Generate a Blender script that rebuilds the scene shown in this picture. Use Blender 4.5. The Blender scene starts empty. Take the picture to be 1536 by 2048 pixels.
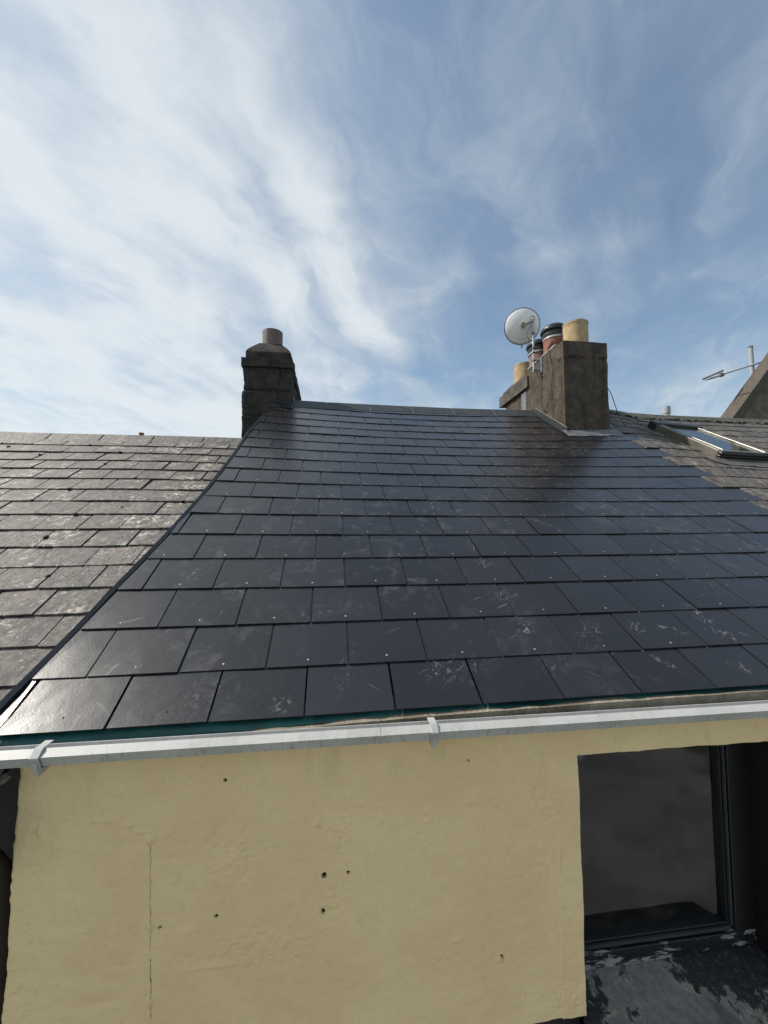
import bpy, bmesh, math, random
import numpy as np
from mathutils import Matrix, Vector

scene = bpy.context.scene
col = scene.collection

# ------------------------------------------------------------------ camera
cam_data = bpy.data.cameras.new('camera')
cam = bpy.data.objects.new('camera', cam_data)
col.objects.link(cam)
cam_data.sensor_fit = 'VERTICAL'
cam_data.sensor_height = 36.0
cam_data.sensor_width = 27.0
cam_data.lens = 805.0 / 2048.0 * 36.0
cam_data.clip_start = 0.02
cam_data.clip_end = 3000.0
cam.matrix_world = Matrix(((0.99151863, -0.00790713, -0.12972384, 0.68220738),
                           (-0.12996397, -0.06344725, -0.98948664, -1.32650686),
                           (-0.00040663, 0.99795387, -0.06393678, 0.60209755),
                           (0, 0, 0, 1)))
scene.camera = cam

# ------------------------------------------------------------------ light
SUN = Vector((-0.66, 0.20, 0.72)).normalized()
sun_el = math.asin(SUN.z)
sun_az = math.atan2(SUN.x, SUN.y)
sd = bpy.data.lights.new('sun', 'SUN')
sd.energy = 2.05
sd.angle = math.radians(0.8)
sd.color = (1.0, 0.94, 0.85)
sun = bpy.data.objects.new('sun', sd)
col.objects.link(sun)
sun.rotation_euler = SUN.to_track_quat('Z', 'Y').to_euler()
sun.location = (-6, 3, 12)

scene.view_settings.view_transform = 'Standard'
scene.view_settings.look = 'None'
scene.view_settings.gamma = 1.0
scene.view_settings.use_curve_mapping = False
scene.view_settings.exposure = 1.18


class NT:
    """small helper round a node tree"""
    def __init__(self, tree):
        self.t = tree
        self.n = tree.nodes
        self.n.clear()

    def add(self, typ, **kw):
        nd = self.n.new(typ)
        ins = kw.pop('ins', {})
        for k, v in kw.items():
            setattr(nd, k, v)
        for k, v in ins.items():
            s = nd.inputs[k]
            if hasattr(v, 'is_linked') or isinstance(v, bpy.types.NodeSocket):
                self.t.links.new(v, s)
            else:
                s.default_value = v
        return nd

    def link(self, a, b):
        self.t.links.new(a, b)

    def math(self, op, a, b=0.0, c=0.0, clamp=False):
        nd = self.add('ShaderNodeMath', operation=op, use_clamp=clamp)
        for i, v in enumerate((a, b, c)):
            if isinstance(v, bpy.types.NodeSocket):
                self.t.links.new(v, nd.inputs[i])
            else:
                nd.inputs[i].default_value = v
        return nd.outputs[0]

    def mix(self, fac, a, b, blend='MIX'):
        nd = self.add('ShaderNodeMix', data_type='RGBA', blend_type=blend)
        nd.clamp_factor = True
        for i, v in ((0, fac), (6, a), (7, b)):
            if isinstance(v, bpy.types.NodeSocket):
                self.t.links.new(v, nd.inputs[i])
            else:
                if i and len(v) == 3:
                    v = (*v, 1.0)
                nd.inputs[i].default_value = v
        return nd.outputs[2]

    def ramp(self, x, lo, hi, smooth=True):
        nd = self.add('ShaderNodeMapRange', interpolation_type='SMOOTHSTEP' if smooth else 'LINEAR')
        nd.clamp = True
        self.t.links.new(x, nd.inputs[0])
        nd.inputs[1].default_value = lo
        nd.inputs[2].default_value = hi
        return nd.outputs[0]

    def noise(self, vec, scale, detail=4.0, rough=0.55, dist=0.0, typ='FBM', w=None):
        nd = self.add('ShaderNodeTexNoise', noise_dimensions='4D' if w is not None else '3D')
        nd.noise_type = typ
        if vec is not None:
            self.t.links.new(vec, nd.inputs['Vector'])
        if w is not None:
            if isinstance(w, bpy.types.NodeSocket):
                self.t.links.new(w, nd.inputs['W'])
            else:
                nd.inputs['W'].default_value = w
        nd.inputs['Scale'].default_value = scale
        nd.inputs['Detail'].default_value = detail
        nd.inputs['Roughness'].default_value = rough
        nd.inputs['Distortion'].default_value = dist
        return nd.outputs[0]

    def mapping(self, vec, loc=(0, 0, 0), rot=(0, 0, 0), scale=(1, 1, 1)):
        if rot != (0, 0, 0) and scale != (1, 1, 1):        # turn first, then stretch
            vec = self.mapping(vec, rot=rot)
            rot = (0, 0, 0)
        nd = self.add('ShaderNodeMapping')
        self.t.links.new(vec, nd.inputs[0])
        nd.inputs[1].default_value = loc
        nd.inputs[2].default_value = rot
        nd.inputs[3].default_value = scale
        return nd.outputs[0]


# ------------------------------------------------------------------ sky
world = bpy.data.worlds.new('World')
scene.world = world
world.use_nodes = True
w = NT(world.node_tree)
sky = w.add('ShaderNodeTexSky')
sky.sky_type = 'NISHITA'
sky.sun_disc = False
sky.sun_elevation = sun_el
sky.sun_rotation = sun_az
sky.altitude = 60.0
sky.air_density = 1.0
sky.dust_density = 0.8
sky.ozone_density = 1.0
tc = w.add('ShaderNodeTexCoord')
sp = w.add('ShaderNodeSeparateXYZ', ins={0: tc.outputs['Generated']})
zc = w.math('ADD', w.math('MAXIMUM', sp.outputs[2], 0.0), 0.15)
u = w.math('DIVIDE', sp.outputs[0], zc)
v = w.math('DIVIDE', sp.outputs[1], zc)
uv = w.add('ShaderNodeCombineXYZ', ins={0: u, 1: v, 2: 0.0}).outputs[0]
warpn = w.add('ShaderNodeTexNoise', ins={'Vector': uv, 'Scale': 1.3, 'Detail': 4.0, 'Roughness': 0.55})
off = w.add('ShaderNodeVectorMath', operation='MULTIPLY_ADD',
            ins={0: warpn.outputs['Color'], 1: (0.50, 0.50, 0.0), 2: uv}).outputs[0]
rot = math.radians(31)
streak = w.mapping(off, loc=(0.62, 0.15, 0), rot=(0, 0, rot), scale=(1.9, 0.95, 1))
n_str = w.noise(streak, 1.8, 8.0, 0.54, 0.6)
n_soft = w.noise(w.mapping(uv, loc=(4.3, 2.1, 0)), 1.5, 6.0, 0.52, 0.3)
n_fine = w.noise(w.mapping(off, loc=(1.3, 7.1, 0), rot=(0, 0, rot), scale=(1.7, 0.95, 1)), 3.6, 10.0, 0.60, 0.9)
side = w.ramp(w.math('MULTIPLY_ADD', v, -0.16, u), 0.42, -0.62)      # the cirrus bank lies on the sun's side
# long mare's tails drawn out along the wind
tails = None
for (cx, cy, ang, wid, amp) in ((0.06, 1.20, -24, 0.085, 0.20), (-0.28, 1.12, -34, 0.08, 0.12), (0.56, 1.02, 52, 0.06, 0.09), (-0.35, 0.72, -20, 0.10, 0.12), (-0.9, 0.4, -24, 0.12, 0.15), (-0.1, -0.7, -24, 0.14, 0.18), (0.9, -0.3, -30, 0.12, 0.15)):
    q = w.mapping(w.mapping(off, loc=(-cx - 0.25, -cy - 0.25, 0)), rot=(0, 0, math.radians(-ang)), scale=(1 / wid, 1 / (wid * 6.5), 0))
    ln = w.add('ShaderNodeVectorMath', operation='LENGTH', ins={0: q}).outputs['Value']
    tl = w.math('MULTIPLY', w.ramp(ln, 1.7, 0.1), amp)
    tails = tl if tails is None else w.math('ADD', tails, tl)
dens = w.math('MULTIPLY_ADD', n_str, 0.62, w.math('MULTIPLY_ADD', n_soft, 0.55, w.math('MULTIPLY', n_fine, 0.34)))
low = w.ramp(sp.outputs[2], 0.50, 0.08)                                # the bank thickens toward the horizon
dens = w.math('ADD', w.math('MULTIPLY_ADD', side, 0.28, w.math('MULTIPLY_ADD', low, 0.16, dens)), tails)
cover = w.math('MULTIPLY', w.ramp(dens, 0.58, 1.22), 0.90)
veil = w.math('MAXIMUM', cover, w.math('MULTIPLY', w.ramp(dens, 0.45, 0.95), 0.24))
cloud_col = w.mix(w.ramp(dens, 0.85, 1.20), (2.25, 2.52, 2.72), (3.05, 3.25, 3.35))
blue = w.mix(0.05, w.mix(1.0, sky.outputs[0], (0.53, 0.575, 0.555), 'MULTIPLY'), (1.5, 1.7, 2.0))
skycol = w.mix(veil, blue, cloud_col)
bg = w.add('ShaderNodeBackground', ins={0: skycol, 1: 0.115})
out = w.add('ShaderNodeOutputWorld', ins={0: bg.outputs[0]})

# ------------------------------------------------------------------ object helpers
ROOTS = {}


def link(name, me, parent=None, mat=None):
    o = bpy.data.objects.new(name, me)
    col.objects.link(o)
    if mat is not None and me is not None:
        me.materials.append(mat)
    if parent is not None:
        o.parent = parent
        if parent.name in ROOTS:
            o.matrix_parent_inverse = Matrix.Translation(-ROOTS[parent.name])
    return o


def thing(name, label, cat, loc, group=None):
    o = bpy.data.objects.new(name, None)
    col.objects.link(o)
    o.empty_display_size = 0.2
    o.location = loc
    ROOTS[o.name] = Vector(loc)
    o['label'] = label
    o['category'] = cat
    if group:
        o['group'] = group
    return o


def smooth(me, on=True, angle=None):
    for p in me.polygons:
        p.use_smooth = on
    if angle is not None:
        try:
            me.set_sharp_from_angle(angle=math.radians(angle))
        except Exception:
            pass


class MB:
    def __init__(self):
        self.v = []
        self.f = []

    def box(self, x0, x1, y0, y1, z0, z1, fn=None):
        b = len(self.v)
        pts = [(x0, y0, z0), (x1, y0, z0), (x1, y1, z0), (x0, y1, z0), (x0, y0, z1), (x1, y0, z1), (x1, y1, z1), (x0, y1, z1)]
        if fn:
            pts = [fn(*p) for p in pts]
        self.v += pts
        self.f += [tuple(b + i for i in q) for q in ((0, 3, 2, 1), (4, 5, 6, 7), (0, 1, 5, 4), (1, 2, 6, 5), (2, 3, 7, 6), (3, 0, 4, 7))]
        return self

    def prism(self, poly, a0, a1, axis='x', fn=None):
        """poly in the two other axes, extruded along axis"""
        b = len(self.v)
        n = len(poly)
        for a in (a0, a1):
            for p, q in poly:
                pt = {'x': (a, p, q), 'y': (p, a, q), 'z': (p, q, a)}[axis]
                self.v.append(fn(*pt) if fn else pt)
        for i in range(n):
            j = (i + 1) % n
            self.f.append((b + i, b + j, b + n + j, b + n + i))
        self.f.append(tuple(b + i for i in reversed(range(n))))
        self.f.append(tuple(b + n + i for i in range(n)))
        return self

    def tube(self, pts, r, n=7, cap=True):
        b = len(self.v)
        pts = [Vector(p) for p in pts]
        rs = r if isinstance(r, (list, tuple)) else [r] * len(pts)
        prev = None
        for i, p in enumerate(pts):
            t = (pts[min(i + 1, len(pts) - 1)] - pts[max(i - 1, 0)]).normalized()
            if prev is None:
                a = t.orthogonal().normalized()
            else:
                a = (prev - t * prev.dot(t)).normalized()
            prev = a
            c = t.cross(a)
            for k in range(n):
                an = 2 * math.pi * k / n
                self.v.append(tuple(p + (a * math.cos(an) + c * math.sin(an)) * rs[i]))
        for i in range(len(pts) - 1):
            for k in range(n):
                k2 = (k + 1) % n
                self.f.append((b + i * n + k, b + i * n + k2, b + (i + 1) * n + k2, b + (i + 1) * n + k))
        if cap:
            self.f.append(tuple(b + k for k in reversed(range(n))))
            m = b + (len(pts) - 1) * n
            self.f.append(tuple(m + k for k in range(n)))
        return self

    def lathe(self, prof, centre, n=28, jit=0.0, seed=1):
        """prof = [(r, z)...] round a vertical axis"""
        rnd = random.Random(seed)
        b = len(self.v)
        cx, cy, cz = centre
        js = [1 + rnd.uniform(-jit, jit) for _ in range(n)]
        for r, z in prof:
            for k in range(n):
                an = 2 * math.pi * k / n
                rr = r * js[k]
                self.v.append((cx + rr * math.cos(an), cy + rr * math.sin(an), cz + z))
        for i in range(len(prof) - 1):
            for k in range(n):
                k2 = (k + 1) % n
                self.f.append((b + i * n + k, b + i * n + k2, b + (i + 1) * n + k2, b + (i + 1) * n + k))
        return self

    def blob(self, c, r, sx=1, sy=1, sz=1, seed=0, n=7, m=5):
        rnd = random.Random(seed)
        b = len(self.v)
        for i in range(m + 1):
            th = math.pi * i / m
            for k in range(n):
                an = 2 * math.pi * k / n
                q = r * rnd.uniform(0.7, 1.2)
                self.v.append((c[0] + sx * q * math.sin(th) * math.cos(an), c[1] + sy * q * math.sin(th) * math.sin(an), c[2] + sz * q * math.cos(th)))
        for i in range(m):
            for k in range(n):
                k2 = (k + 1) % n
                self.f.append((b + i * n + k, b + (i + 1) * n + k, b + (i + 1) * n + k2, b + i * n + k2))
        return self

    def mesh(self, name, sm=False, angle=None):
        me = bpy.data.meshes.new(name)
        me.from_pydata([tuple(map(float, p)) for p in self.v], [], self.f)
        me.update()
        if sm:
            smooth(me, True, angle)
        return me

    def build(self, name, parent, mat, sm=False, angle=None, bevel=None):
        o = link(name, self.mesh(name, sm, angle), parent, mat)
        if bevel:
            md = o.modifiers.new('bevel', 'BEVEL')
            md.width = bevel
            md.segments = 2
            md.limit_method = 'ANGLE'
        return o


# smooth value noise in numpy ------------------------------------------------
def vnoise(x, y, z, seed=0):
    x = np.asarray(x, float); y = np.asarray(y, float); z = np.asarray(z, float)
    xi = np.floor(x).astype(np.int64); yi = np.floor(y).astype(np.int64); zi = np.floor(z).astype(np.int64)
    fx = x - xi; fy = y - yi; fz = z - zi
    fx = fx * fx * (3 - 2 * fx); fy = fy * fy * (3 - 2 * fy); fz = fz * fz * (3 - 2 * fz)

    def h(a, b, c):
        n = (a * 374761393 + b * 668265263 + c * 2147483647 + seed * 974711) & 0x7fffffff
        n = ((n ^ (n >> 13)) * 1274126177) & 0x7fffffff
        n = (n ^ (n >> 16)) & 0xffff
        return n / 32767.5 - 1.0
    r = 0
    for dx in (0, 1):
        for dy in (0, 1):
            for dz in (0, 1):
                wgt = (fx if dx else 1 - fx) * (fy if dy else 1 - fy) * (fz if dz else 1 - fz)
                r = r + wgt * h(xi + dx, yi + dy, zi + dz)
    return r


def fbm(x, y, z, oct=4, seed=0, gain=0.5):
    a = 1.0; s = 0; t = 0
    for i in range(oct):
        s = s + a * vnoise(x * 2 ** i, y * 2 ** i, z * 2 ** i, seed + i * 17)
        t += a
        a *= gain
    return s / t


def rough_box(x0, x1, y0, y1, z0, z1, res, amp, seed, extra=None, freq=6.0):
    """a box of displaced faces: rendered masonry with an uneven surface"""
    bm = bmesh.new()

    def grid(o, a, b):
        o = np.array(o, float); a = np.array(a, float); b = np.array(b, float)
        na = max(1, int(round(np.linalg.norm(a) / res))); nb = max(1, int(round(np.linalg.norm(b) / res)))
        vs = [[bm.verts.new(o + a * i / na + b * j / nb) for j in range(nb + 1)] for i in range(na + 1)]
        for i in range(na):
            for j in range(nb):
                bm.faces.new((vs[i][j], vs[i + 1][j], vs[i + 1][j + 1], vs[i][j + 1]))
    X = (x1 - x0, 0, 0); Y = (0, y1 - y0, 0); Z = (0, 0, z1 - z0)
    nX = (x0 - x1, 0, 0); nY = (0, y0 - y1, 0)
    grid((x0, y0, z0), X, Z); grid((x1, y1, z0), nX, Z)
    grid((x0, y1, z0), nY, Z); grid((x1, y0, z0), Y, Z)
    grid((x0, y0, z1), X, Y); grid((x0, y1, z0), X, nY)
    bmesh.ops.remove_doubles(bm, verts=bm.verts, dist=1e-5)
    co = np.array([v.co[:] for v in bm.verts])
    c = np.array([(x0 + x1) / 2, (y0 + y1) / 2, (z0 + z1) / 2])
    hs = np.array([(x1 - x0) / 2, (y1 - y0) / 2, (z1 - z0) / 2])
    d = (co - c) / hs
    nrm = np.sign(d) * (np.abs(d) > 0.999)
    nrm = nrm / np.maximum(np.linalg.norm(nrm, axis=1, keepdims=True), 1e-6)
    k = fbm(co[:, 0] * freq, co[:, 1] * freq, co[:, 2] * freq, 4, seed) * amp
    if extra is not None:
        k = k + extra(co, nrm)
    co = co + nrm * k[:, None]
    for v, p in zip(bm.verts, co):
        v.co = p
    me = bpy.data.meshes.new('rough')
    bm.to_mesh(me)
    bm.free()
    smooth(me, True, 50)
    return me


# ------------------------------------------------------------------ materials
def mat(name, fn):
    m = bpy.data.materials.new(name)
    m.use_nodes = True
    t = NT(m.node_tree)
    o = t.add('ShaderNodeOutputMaterial')
    b = t.add('ShaderNodeBsdfPrincipled')
    t.link(b.outputs[0], o.inputs[0])
    fn(t, b)
    return m


def setin(t, b, name, v):
    if isinstance(v, bpy.types.NodeSocket):
        t.link(v, b.inputs[name])
    else:
        if isinstance(v, tuple) and len(v) == 3:
            v = (*v, 1.0)
        b.inputs[name].default_value = v


def bump(t, b, h, strength=0.3, dist=0.01):
    nd = t.add('ShaderNodeBump')
    nd.inputs['Strength'].default_value = strength
    nd.inputs['Distance'].default_value = dist
    t.link(h, nd.inputs['Height'])
    t.link(nd.outputs[0], b.inputs['Normal'])


def objc(t):
    return t.add('ShaderNodeTexCoord').outputs['Object']


def rnd_id(t):
    return t.add('ShaderNodeObjectInfo').outputs['Random']


def m_new_slate(t, b):
    P = objc(t)
    rid = rnd_id(t)
    wv = t.math('MULTIPLY', rid, 37.0)
    c = t.mix(t.ramp(t.noise(P, 2.2, 5, 0.6), 0.3, 0.7), (0.0155, 0.0150, 0.0165), (0.0220, 0.0215, 0.0230))
    c = t.mix(t.math('MULTIPLY', rid, 0.75), c, t.mix(t.ramp(t.math('FRACT', t.math('MULTIPLY', rid, 17.3)), 0.0, 1.0), (0.0125, 0.0125, 0.0145), (0.0250, 0.0250, 0.0275)))
    # dusty smudges, boot and hand prints left by the roofers
    big = t.ramp(t.noise(P, 1.1, 2, 0.5, w=2.0), 0.42, 0.62)
    sm = t.ramp(t.noise(P, 7.5, 6, 0.66, 1.2, w=wv), 0.50, 0.74)
    dust = t.math('MULTIPLY', big, sm)
    marks = None
    for (mx, my, rr, el, ang, k) in ((1.116, 0.162, 0.050, 1.5, 0.3, 0.9), (1.224, 0.165, 0.028, 2.2, 1.0, 0.7), (1.512, 0.338, 0.035, 1.4, 1.2, 0.9), (1.486, 0.531, 0.045, 1.7, 0.1, 0.9),
                                     (1.502, 0.755, 0.040, 1.5, 0.2, 0.7), (2.019, 0.304, 0.032, 1.6, 0.9, 1.3), (2.164, 0.287, 0.018, 3.0, -0.4, 1.2), (2.387, 0.358, 0.040, 1.8, -0.9, 1.2),
                                     (2.375, 0.255, 0.030, 2.0, -0.8, 1.3), (1.540, 0.165, 0.042, 1.4, 0.2, 0.55), (2.003, 0.131, 0.014, 4.0, -0.9, 1.1), (2.044, 1.131, 0.035, 4.0, -0.7, 0.8),
                                     (2.313, 2.696, 0.09, 2.5, -0.8, 0.8), (2.178, 1.881, 0.07, 2.5, 0.4, 0.6), (2.553, 1.987, 0.10, 2.0, 0.3, 0.6), (3.100, 2.38, 0.12, 1.8, 0.2, 0.7), (2.75, 3.05, 0.12, 2.2, -0.6, 0.7),
                                     (1.780, 0.293, 0.05, 2.0, 0.8, 0.6), (0.737, 0.193, 0.030, 3.2, 1.4, 0.5), (0.255, 0.106, 0.07, 2.0, 0.5, 0.30), (0.521, 0.08, 0.03, 1.5, 0.0, 0.7), (2.289, 0.09, 0.02, 2.5, -0.8, 0.9),
                                     (1.405, 1.419, 0.03, 3.0, 0.8, 0.7), (0.62, 0.45, 0.05, 2.2, 0.5, 0.35), (0.05, 0.70, 0.04, 1.5, 0.8, 0.5), (2.70, 1.30, 0.07, 3.0, -0.6, 0.6)):
        q = t.mapping(P, loc=(-mx, -my, 0))
        q = t.mapping(q, rot=(0, 0, -ang), scale=(1 / (rr * el), 1 / rr, 0))
        ln = t.add('ShaderNodeVectorMath', operation='LENGTH', ins={0: q}).outputs['Value']
        mk = t.math('MULTIPLY', t.ramp(ln, 1.5, 0.2), k)
        marks = mk if marks is None else t.math('MAXIMUM', marks, mk)
    brk = t.noise(t.mapping(P, rot=(0, 0, 0.55), scale=(1.0, 0.16, 1.0)), 60.0, 4, 0.6, 1.2)
    handf = t.math('MULTIPLY', marks, t.math('MULTIPLY', t.ramp(brk, 0.50, 0.62), t.ramp(t.noise(P, 30.0, 3, 0.6, 1.0), 0.40, 0.60)))
    # scratches: thin streaks along three directions
    scr = None
    for ang, sc, th, off in ((1.15, 55.0, 0.735, 0.0), (0.4, 48.0, 0.745, 5.0), (2.2, 60.0, 0.75, 9.0)):
        q = t.mapping(P, loc=(off, off, 0), rot=(0, 0, ang), scale=(1.0, 0.055, 0.3))
        s = t.ramp(t.noise(q, sc, 1.5, 0.4, 0.25, w=wv), th - 0.02, th + 0.035)
        s = t.math('MULTIPLY', s, t.ramp(t.noise(P, 3.0, 2, 0.5, w=off + 3.3), 0.42, 0.58))
        scr = s if scr is None else t.math('MAXIMUM', scr, s)
    f = t.math('MULTIPLY_ADD', dust, 0.16, t.math('MULTIPLY', scr, 0.18), clamp=True)
    f = t.math('MULTIPLY_ADD', handf, 0.46, f, clamp=True)
    c = t.mix(f, c, (0.34, 0.335, 0.32))
    setin(t, b, 'Base Color', c)
    rg = t.math('MULTIPLY_ADD', t.noise(P, 4.0, 5, 0.6, w=wv), 0.10, 0.22)
    rg = t.math('MULTIPLY_ADD', f, 0.35, rg, clamp=True)
    setin(t, b, 'Roughness', rg)
    setin(t, b, 'IOR', 1.58)
    g = t.math('MULTIPLY_ADD', t.noise(P, 190.0, 3, 0.6), 0.35, t.math('MULTIPLY', t.noise(P, 9.0, 2, 0.5, w=wv), 1.6))
    bump(t, b, g, 0.16, 0.006)


def old_slate(tint, lichen, warmth):
    def fn(t, b):
        P = objc(t)
        rid = rnd_id(t)
        wv = t.math('MULTIPLY', rid, 53.0)
        base = t.mix(rid, (0.098 * tint, 0.087 * tint, 0.078 * tint), (0.205 * tint, 0.180 * tint, 0.155 * tint))
        warm = t.math('MAXIMUM', t.ramp(t.noise(P, 1.6, 3, 0.5, w=wv), 0.38, 0.62), 0.35)
        base = t.mix(t.math('MULTIPLY', warm, warmth), base, (0.22 * tint, 0.165 * tint, 0.125 * tint))
        st = t.mapping(P, rot=(0, 0, 0.35), scale=(1.0, 0.30, 0.30))
        grain = t.noise(st, 15.0, 7, 0.72, 0.8, w=wv)
        c = t.mix(t.ramp(grain, 0.40, 0.60), t.mix(0.62, base, (0.030, 0.029, 0.029)), t.mix(0.30, base, (0.25, 0.225, 0.195)))
        mott = t.noise(P, 40.0, 6, 0.75, 0.3)
        c = t.mix(t.math('MULTIPLY', t.ramp(mott, 0.51, 0.60), 0.34), c, (0.29, 0.265, 0.225))
        c = t.mix(t.math('MULTIPLY', t.ramp(mott, 0.47, 0.38), 0.70), c, (0.028, 0.027, 0.026))
        patch = t.ramp(t.noise(P, 5.0, 3, 0.6, w=wv), 0.55 - 0.06 * lichen, 0.66)
        crust = t.ramp(t.noise(P, 27.0, 7, 0.75, 0.6), 0.50, 0.58)
        pf = t.math('MULTIPLY', patch, crust)
        c = t.mix(t.math('MULTIPLY', pf, 0.9 * lichen), c, (0.56, 0.52, 0.44))
        dots = t.ramp(t.noise(P, 60.0, 2, 0.5), 0.68, 0.72)
        c = t.mix(t.math('MULTIPLY', dots, 0.7 * lichen), c, (0.55, 0.54, 0.49))
        setin(t, b, 'Base Color', c)
        setin(t, b, 'Roughness', t.math('MULTIPLY_ADD', grain, 0.3, 0.50))
        h = t.math('MULTIPLY_ADD', grain, 0.9, t.math('MULTIPLY', mott, 0.5))
        bump(t, b, h, 0.8, 0.012)
    return fn


def m_wall(t, b):
    P = objc(t)
    c = t.mix(t.ramp(t.noise(P, 2.0, 7, 0.68, 0.4), 0.3, 0.7), (0.790, 0.580, 0.300), (0.870, 0.660, 0.360))
    sp_ = t.add('ShaderNodeSeparateXYZ', ins={0: P})
    run = t.mapping(P, scale=(4.0, 1.0, 1.1))
    drip = t.ramp(t.noise(run, 2.0, 4, 0.6), 0.52, 0.75)
    top = t.ramp(t.math('MULTIPLY_ADD', t.noise(P, 5, 3), 0.12, sp_.outputs[2]), -0.22, 0.02)
    c = t.mix(t.math('MULTIPLY', t.math('MULTIPLY', drip, top), 0.30), c, (0.45, 0.34, 0.18))
    c = t.mix(t.math('MULTIPLY', t.ramp(t.noise(P, 34, 6, 0.75), 0.52, 0.68), 0.22), c, (0.55, 0.42, 0.23))
    setin(t, b, 'Base Color', c)
    setin(t, b, 'Roughness', 0.62)
    setin(t, b, 'IOR', 1.4)
    h = t.math('MULTIPLY_ADD', t.noise(P, 190, 5, 0.7), 0.6, t.noise(P, 45, 5, 0.6))
    bump(t, b, h, 0.55, 0.006)


def m_render(c0, c1, stain, rough=0.9, streak=True, moss=0.0):
    def fn(t, b):
        P = objc(t)
        n = t.noise(P, 7.0, 6, 0.68, 0.4)
        c = t.mix(t.ramp(n, 0.32, 0.68), c0, c1)
        if streak:
            q = t.mapping(P, scale=(6.0, 6.0, 0.55))
            c = t.mix(t.math('MULTIPLY', t.ramp(t.noise(q, 2.3, 5, 0.6), 0.46, 0.70), 0.7), c, stain)
        sand = t.noise(P, 55.0, 5, 0.78)
        c = t.mix(t.math('MULTIPLY', t.ramp(sand, 0.58, 0.74), 0.45), c, (c1[0] * 2.0, c1[1] * 2.0, c1[2] * 2.0))
        c = t.mix(t.math('MULTIPLY', t.ramp(sand, 0.44, 0.30), 0.6), c, (0.014, 0.013, 0.012))
        if moss:
            g = t.ramp(t.noise(P, 9.0, 5, 0.7, w=4.0), 0.55, 0.70)
            c = t.mix(t.math('MULTIPLY', g, moss), c, (0.075, 0.075, 0.028))
        if moss:
            li = t.math('MULTIPLY', t.ramp(t.noise(P, 26.0, 6, 0.75, 0.4, w=9.0), 0.60, 0.68), t.ramp(t.noise(P, 3.0, 2, 0.5, w=6.0), 0.42, 0.6))
            c = t.mix(t.math('MULTIPLY', li, 0.55), c, (0.30, 0.28, 0.23))
        setin(t, b, 'Base Color', c)
        setin(t, b, 'Roughness', rough)
        h = t.math('MULTIPLY_ADD', sand, 0.5, t.noise(P, 28.0, 5, 0.65))
        bump(t, b, h, 0.9, 0.02)
    return fn


def plain(c, rough=0.5, metal=0.0, var=0.12, scale=12.0, bumpd=0.0, spec=None, dirt=None, dirt_amt=0.6):
    def fn(t, b):
        P = objc(t)
        n = t.noise(P, scale, 5, 0.62)
        lo = tuple(x * (1 - var) for x in c)
        hi = tuple(min(1, x * (1 + var)) for x in c)
        cc = t.mix(t.ramp(n, 0.3, 0.7), lo, hi)
        if dirt:
            d = t.ramp(t.noise(P, scale * 2.3, 6, 0.7, 0.6), 0.50, 0.68)
            cc = t.mix(t.math('MULTIPLY', d, dirt_amt), cc, dirt)
        setin(t, b, 'Base Color', cc)
        setin(t, b, 'Roughness', t.math('MULTIPLY_ADD', n, 0.12, rough - 0.06))
        setin(t, b, 'Metallic', metal)
        if bumpd:
            bump(t, b, t.noise(P, scale * 6, 4, 0.6), 0.5, bumpd)
    return fn


def m_gutter(t, b):
    P = objc(t)
    c = t.mix(t.ramp(t.noise(P, 6.0, 5, 0.6), 0.35, 0.65), (0.45, 0.44, 0.41), (0.52, 0.51, 0.48))
    q = t.mapping(P, scale=(5.0, 1.0, 1.6))
    g = t.ramp(t.noise(q, 16.0, 8, 0.78, 0.2), 0.50, 0.64)
    sp_ = t.add('ShaderNodeSeparateXYZ', ins={0: P})
    low = t.ramp(sp_.outputs[2], 0.022, -0.012)
    c = t.mix(t.math('MULTIPLY', t.math('MULTIPLY', g, t.math('MULTIPLY_ADD', low, 0.75, 0.12)), 0.75), c, (0.22, 0.205, 0.18))
    c = t.mix(t.math('MULTIPLY', t.ramp(t.noise(P, 70, 3, 0.6), 0.66, 0.74), 0.4), c, (0.16, 0.15, 0.13))
    setin(t, b, 'Base Color', c)
    setin(t, b, 'Roughness', 0.42)
    bump(t, b, t.noise(P, 60, 3, 0.6), 0.08, 0.003)


def m_chipped(base, chip, lo, hi, scale=9.0, rough=0.35, stretch=(1, 1, 1)):
    def fn(t, b):
        P = objc(t)
        q = t.mapping(P, scale=stretch)
        n = t.math('MULTIPLY_ADD', t.noise(q, scale, 3, 0.55), 0.62, t.math('MULTIPLY', t.noise(q, scale * 7, 6, 0.7, 0.5), 0.38))
        f = t.ramp(n, lo, hi)
        setin(t, b, 'Base Color', t.mix(f, base, chip))
        setin(t, b, 'Roughness', t.math('MULTIPLY_ADD', f, 0.4, rough))
        bump(t, b, t.math('MULTIPLY_ADD', f, -0.6, t.noise(P, 60, 4, 0.6)), 0.5, 0.004)
    return fn


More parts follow.
